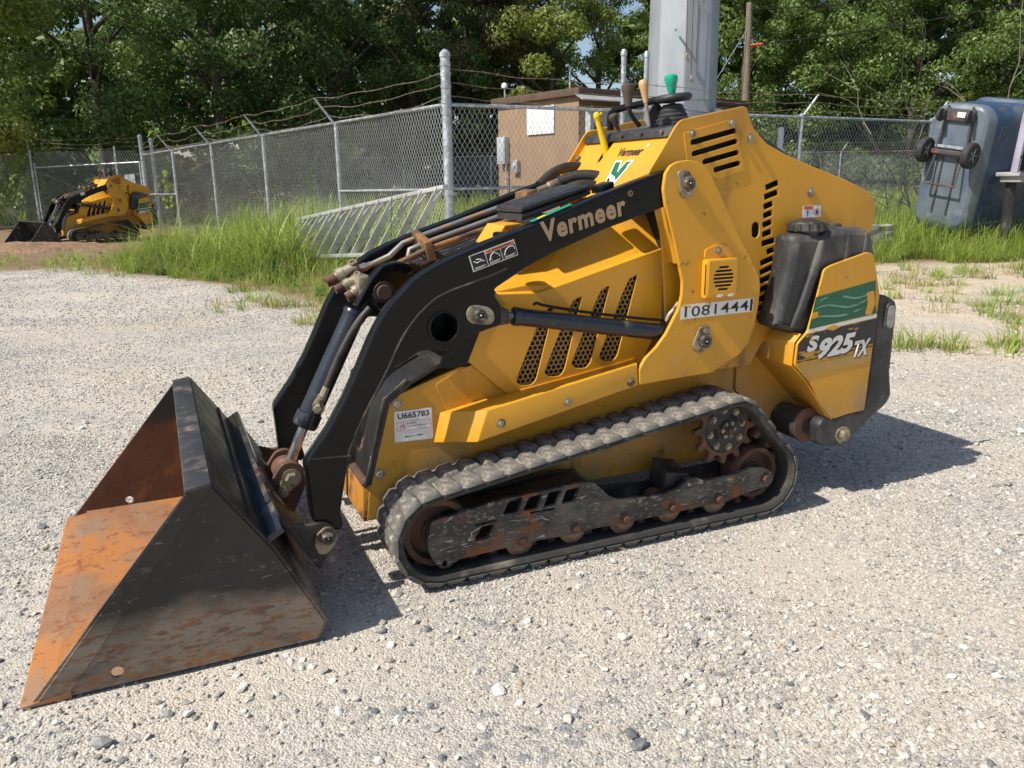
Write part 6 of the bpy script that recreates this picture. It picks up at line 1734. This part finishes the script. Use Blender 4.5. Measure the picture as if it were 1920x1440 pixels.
# ------------------------------------------------------------------ woods
LF = [leafmat('leaf_deep_green', (.072, .125, .033), (.10, .16, .045), .28, .34), leafmat('leaf_mid_green', (.135, .205, .048), (.175, .25, .065), .30, .34), leafmat('leaf_yellow_green', (.17, .22, .042), (.22, .26, .055), .34, .36), leafmat('leaf_brown_green', (.13, .125, .05), (.19, .15, .065), .3, .45)]
MT['bark'] = surf('tree_bark', (.085, .068, .052), .9, layers=[((.14, .115, .09), 6, .45, .7, (3, 3, .5), .9)], bump=.5, bscale=20)
def crown_mesh(seed, n, h0, h1, rad, leaf, ncl, low=0.):
    """leaves gathered in clumps along the limbs, hung through the whole crown"""
    r0 = np.random.default_rng(seed)
    cz = h0 + (h1 - h0) * r0.random(ncl) ** .9
    t = (cz - h0) / (h1 - h0)
    prof = np.sqrt(np.clip(1 - (2 * t - .85) ** 2 / 1.45, .05, 1))
    rr = rad * prof * np.sqrt(r0.uniform(.25, 1, ncl)); aa = r0.uniform(0, 2 * pi, ncl)
    C = np.c_[rr * np.cos(aa), rr * np.sin(aa), cz]
    cs = r0.uniform(.35, .95, ncl) * rad * .26
    w_ = cs ** 2 / (cs ** 2).sum()
    which = r0.choice(ncl, n, p=w_)
    d = r0.normal(size=(n, 3)); d /= np.linalg.norm(d, axis=1)[:, None]
    d *= (r0.random(n) ** .33)[:, None]
    d[:, 2] *= .62
    p = C[which] + d * cs[which][:, None]
    nrm = d * 1.1 + r0.normal(size=(n, 3)) * .42 + [0, 0, .25]; nrm /= np.linalg.norm(nrm, axis=1)[:, None]
    a = np.cross(nrm, r0.normal(size=(n, 3))); a /= np.linalg.norm(a, axis=1)[:, None]
    b_ = np.cross(nrm, a); s = leaf * r0.uniform(.6, 1.25, n)[:, None]
    V = np.stack([p - a * s, p + b_ * s * .48 + nrm * s * .12, p + a * s, p - b_ * s * .48 + nrm * s * .12], 1).reshape(-1, 3)
    me = bpy.data.meshes.new('crown')
    me.vertices.add(4 * n); me.vertices.foreach_set('co', V.astype(np.float32).ravel())
    me.loops.add(4 * n); me.loops.foreach_set('vertex_index', np.arange(4 * n))
    me.polygons.add(n); me.polygons.foreach_set('loop_start', np.arange(0, 4 * n, 4)); me.polygons.foreach_set('loop_total', np.full(n, 4))
    me.update()
    return me, C
def limbs(C, h0, h1, r, seed):
    r0 = random.Random(seed); G_ = []
    lean = Vector((r0.uniform(-.4, .4), r0.uniform(-.4, .4), 0))
    G_.append(tube('', [(0, 0, -.3), lean * .3 + Vector((0, 0, h0)), lean * .6 + Vector((.1, 0, (h0 + h1) / 2)), lean + Vector((0, 0, h1 * .93))], [r, r * .8, r * .5, r * .08], None, seg=9, build=False))
    for c in C[::max(1, len(C) // 16)]:
        c = Vector(c); st = Vector((0, 0, max(h0 * .7, c.z - .6 * hypot(c.x, c.y) - .3))) + lean * (c.z / h1) * .5
        mid = st.lerp(c, .5) + Vector((0, 0, .25))
        G_.append(tube('', [st, mid, c], [r * .32, r * .2, r * .06], None, seg=6, build=False))
    return join_geo(G_)
kinds = []
for k, (n, h0, h1, rad, leaf, ncl) in enumerate(((42000, 1.2, 11.5, 3.9, .076, 130), (36000, 2.2, 12.5, 3.5, .079, 115), (29000, .4, 8.0, 3.2, .075, 90), (42000, .8, 10.5, 4.1, .075, 145))):
    me, C = crown_mesh(300 + k, n, h0, h1, rad, leaf, ncl)
    tv, tf_ = limbs(C, h0, h1, .22, 400 + k)
    tm = bpy.data.meshes.new('trunk'); tm.from_pydata(tv, [], tf_); tm.materials.append(MT['bark']); tm.polygons.foreach_set('use_smooth', [True] * len(tm.polygons))
    kinds.append((me, tm))
def tree(kind, mat, x, y, s, rz, label, sx=1.):
    root = empty('leafy_tree', (x, y, -.1), rz, label, 'tree', 'trees along the edge of the woods')
    root.scale = (s * sx, s * sx, s)
    me = kinds[kind][0]
    key = 'crown%d_%d' % (kind, mat)
    if key not in MT:
        m2 = me.copy(); m2.materials.clear(); m2.materials.append(LF[mat]); MT[key] = m2
    link(bpy.data.objects.new('crown', MT[key]), root)
    link(bpy.data.objects.new('trunk', kinds[kind][1]), root)
    return root
T_ = [(2, 2, -16.3, 22.5, 1.25, .3, 'yellow-green tree hanging into the upper left corner'),
      (0, 1, -14.2, 29.0, 1.10, 1.2, 'broad dark tree directly above the distant loader'),
      (3, 0, -10.6, 30.5, 1.15, 2.0, 'dense deep green tree above the fence corner posts'),
      (0, 0, -7.0, 33.0, 1.15, 3.1, 'dark shaded tree above the middle of the long fence'),
      (1, 0, -3.9, 35.0, 1.10, 4.0, 'tree with bare dark trunks left of the tall corner post'),
      (1, 3, -1.9, 36.5, 1.0, .5, 'brownish thin-leaved tree just above the tall corner post'),
      (2, 2, 1.6, 36.0, 1.15, 1.5, 'yellow-green tree above the utility shed'),
      (0, 1, 4.1, 39.0, 1.0, 2.5, 'lighter tree just left of the steel pole'),
      (3, 1, 10.2, 36.5, 1.05, 3.3, 'tree behind the wooden utility pole'),
      (0, 1, 13.8, 36.8, 1.10, 4.4, 'tall leafy tree above the loader tail'),
      (3, 1, 17.5, 36.0, 1.05, 5.2, 'bright leafy tree above the right chain-link fence'),
      (0, 0, 21.3, 36.6, 1.15, .9, 'dark-centred tree above the tipped cart'),
      (3, 1, 25.2, 36.0, 1.10, 1.9, 'leafy tree filling the upper right corner'),
      (2, 2, 19.2, 34.6, .55, 2.2, 'low yellow-green bush left of the tipped cart'),
      (2, 1, 24.0, 34.5, .65, 3.2, 'low green bush behind the tipped cart')]
for t in T_:
    tree(*t)
# the wood behind reads as one dark mass
G_V, G_F, off = [], [], 0
r0 = np.random.default_rng(77)
parts_ = []
for k in range(56):
    me = kinds[k % 4][0]
    co = np.empty(len(me.vertices) * 3, np.float32); me.vertices.foreach_get('co', co); co = co.reshape(-1, 4, 3)
    co = co[r0.random(len(co)) < (.24 if abs(x_ := -58 + (k // 2) * 4.4) < 36 else .13)]
    a = r0.uniform(0, 6.28); R2 = np.array(((cos(a), -sin(a), 0), (sin(a), cos(a), 0), (0, 0, 1)))
    ce = co.mean(1, keepdims=True)
    co = ce + (co - ce) * 2.8
    co = co.reshape(-1, 3) @ R2.T * r0.uniform(.95, 1.35)
    row = k % 2
    x = -58 + (k // 2) * 4.4 + r0.uniform(-1, 1)
    if 2.2 < x * (36 / (43 + row * 5)) < 6.2 : continue
    co += [x, 42 + row * 5 + r0.uniform(-1.5, 1.5), -.3]
    parts_.append(co)
co = np.concatenate(parts_); n = len(co) // 4
me = bpy.data.meshes.new('woods')
me.vertices.add(4 * n); me.vertices.foreach_set('co', co.astype(np.float32).ravel())
me.loops.add(4 * n); me.loops.foreach_set('vertex_index', np.arange(4 * n))
me.polygons.add(n); me.polygons.foreach_set('loop_start', np.arange(0, 4 * n, 4)); me.polygons.foreach_set('loop_total', np.full(n, 4))
me.update(); me.materials.append(LF[1])
tag(link(bpy.data.objects.new('woods', me)), 'deep woods behind the edge trees', 'woods', None, 'stuff')
# undergrowth at the feet of the trees
parts_ = []
for k in range(70):
    me = kinds[2][0]
    co = np.empty(len(me.vertices) * 3, np.float32); me.vertices.foreach_get('co', co); co = co.reshape(-1, 4, 3)
    co = co[r0.random(len(co)) < .22]
    ce = co.mean(1, keepdims=True); s = r0.uniform(.22, .42)
    co = ce * [1, 1, 1] + (co - ce) * .9 / s * .75
    a = r0.uniform(0, 6.28); R2 = np.array(((cos(a), -sin(a), 0), (sin(a), cos(a), 0), (0, 0, 1)))
    co = co.reshape(-1, 3) @ R2.T * [s * 1.4, s * 1.4, s]
    x = -36 + k * 1.2 + r0.uniform(-.5, .5)
    y = (27 if x < -9.5 else 34.5) + r0.uniform(0, 2.5)
    parts_.append(co + [x, y, -.2])
co = np.concatenate(parts_); n = len(co) // 4
me = bpy.data.meshes.new('undergrowth')
me.vertices.add(4 * n); me.vertices.foreach_set('co', co.astype(np.float32).ravel())
me.loops.add(4 * n); me.loops.foreach_set('vertex_index', np.arange(4 * n))
me.polygons.add(n); me.polygons.foreach_set('loop_start', np.arange(0, 4 * n, 4)); me.polygons.foreach_set('loop_total', np.full(n, 4))
me.update(); me.materials.append(LF[1])
tag(link(bpy.data.objects.new('undergrowth', me)), 'leafy undergrowth along the foot of the woods', 'undergrowth', None, 'stuff')
# dead brush behind the right fence
r1 = random.Random(9)
G_ = []
def branch(p, d, L_, r, depth):
    pts = [p]
    for _ in range(4):
        d = (d + Vector((r1.uniform(-.3, .3), r1.uniform(-.2, .2), r1.uniform(-.25, .15)))).normalized()
        pts.append(pts[-1] + d * L_ / 4)
    G_.append(tube('', pts, [r, r * .4], None, seg=5, build=False))
    if depth:
        for _ in range(3):
            q = pts[r1.randint(1, 4)]
            branch(q, (d + Vector((r1.uniform(-1, 1), r1.uniform(-.5, .5), r1.uniform(-.4, .8)))).normalized(), L_ * .6, r * .55, depth - 1)
for _ in range(7):
    branch(Vector((r1.uniform(-.5, .5), r1.uniform(-.3, .3), 0)), Vector((r1.uniform(-.6, .6), r1.uniform(-.3, .3), 1)).normalized(), r1.uniform(1.6, 2.6), .016, 2)
V, Fc = join_geo(G_)
MT['dead'] = surf('bleached_twig', (.30, .25, .19), .85)
o = meshobj('dead_shrub', V, Fc, 'dead')
o.location = (7.3, 15.2, 0)
tag(o, 'bare bleached dead shrub standing behind the right fence', 'shrub')
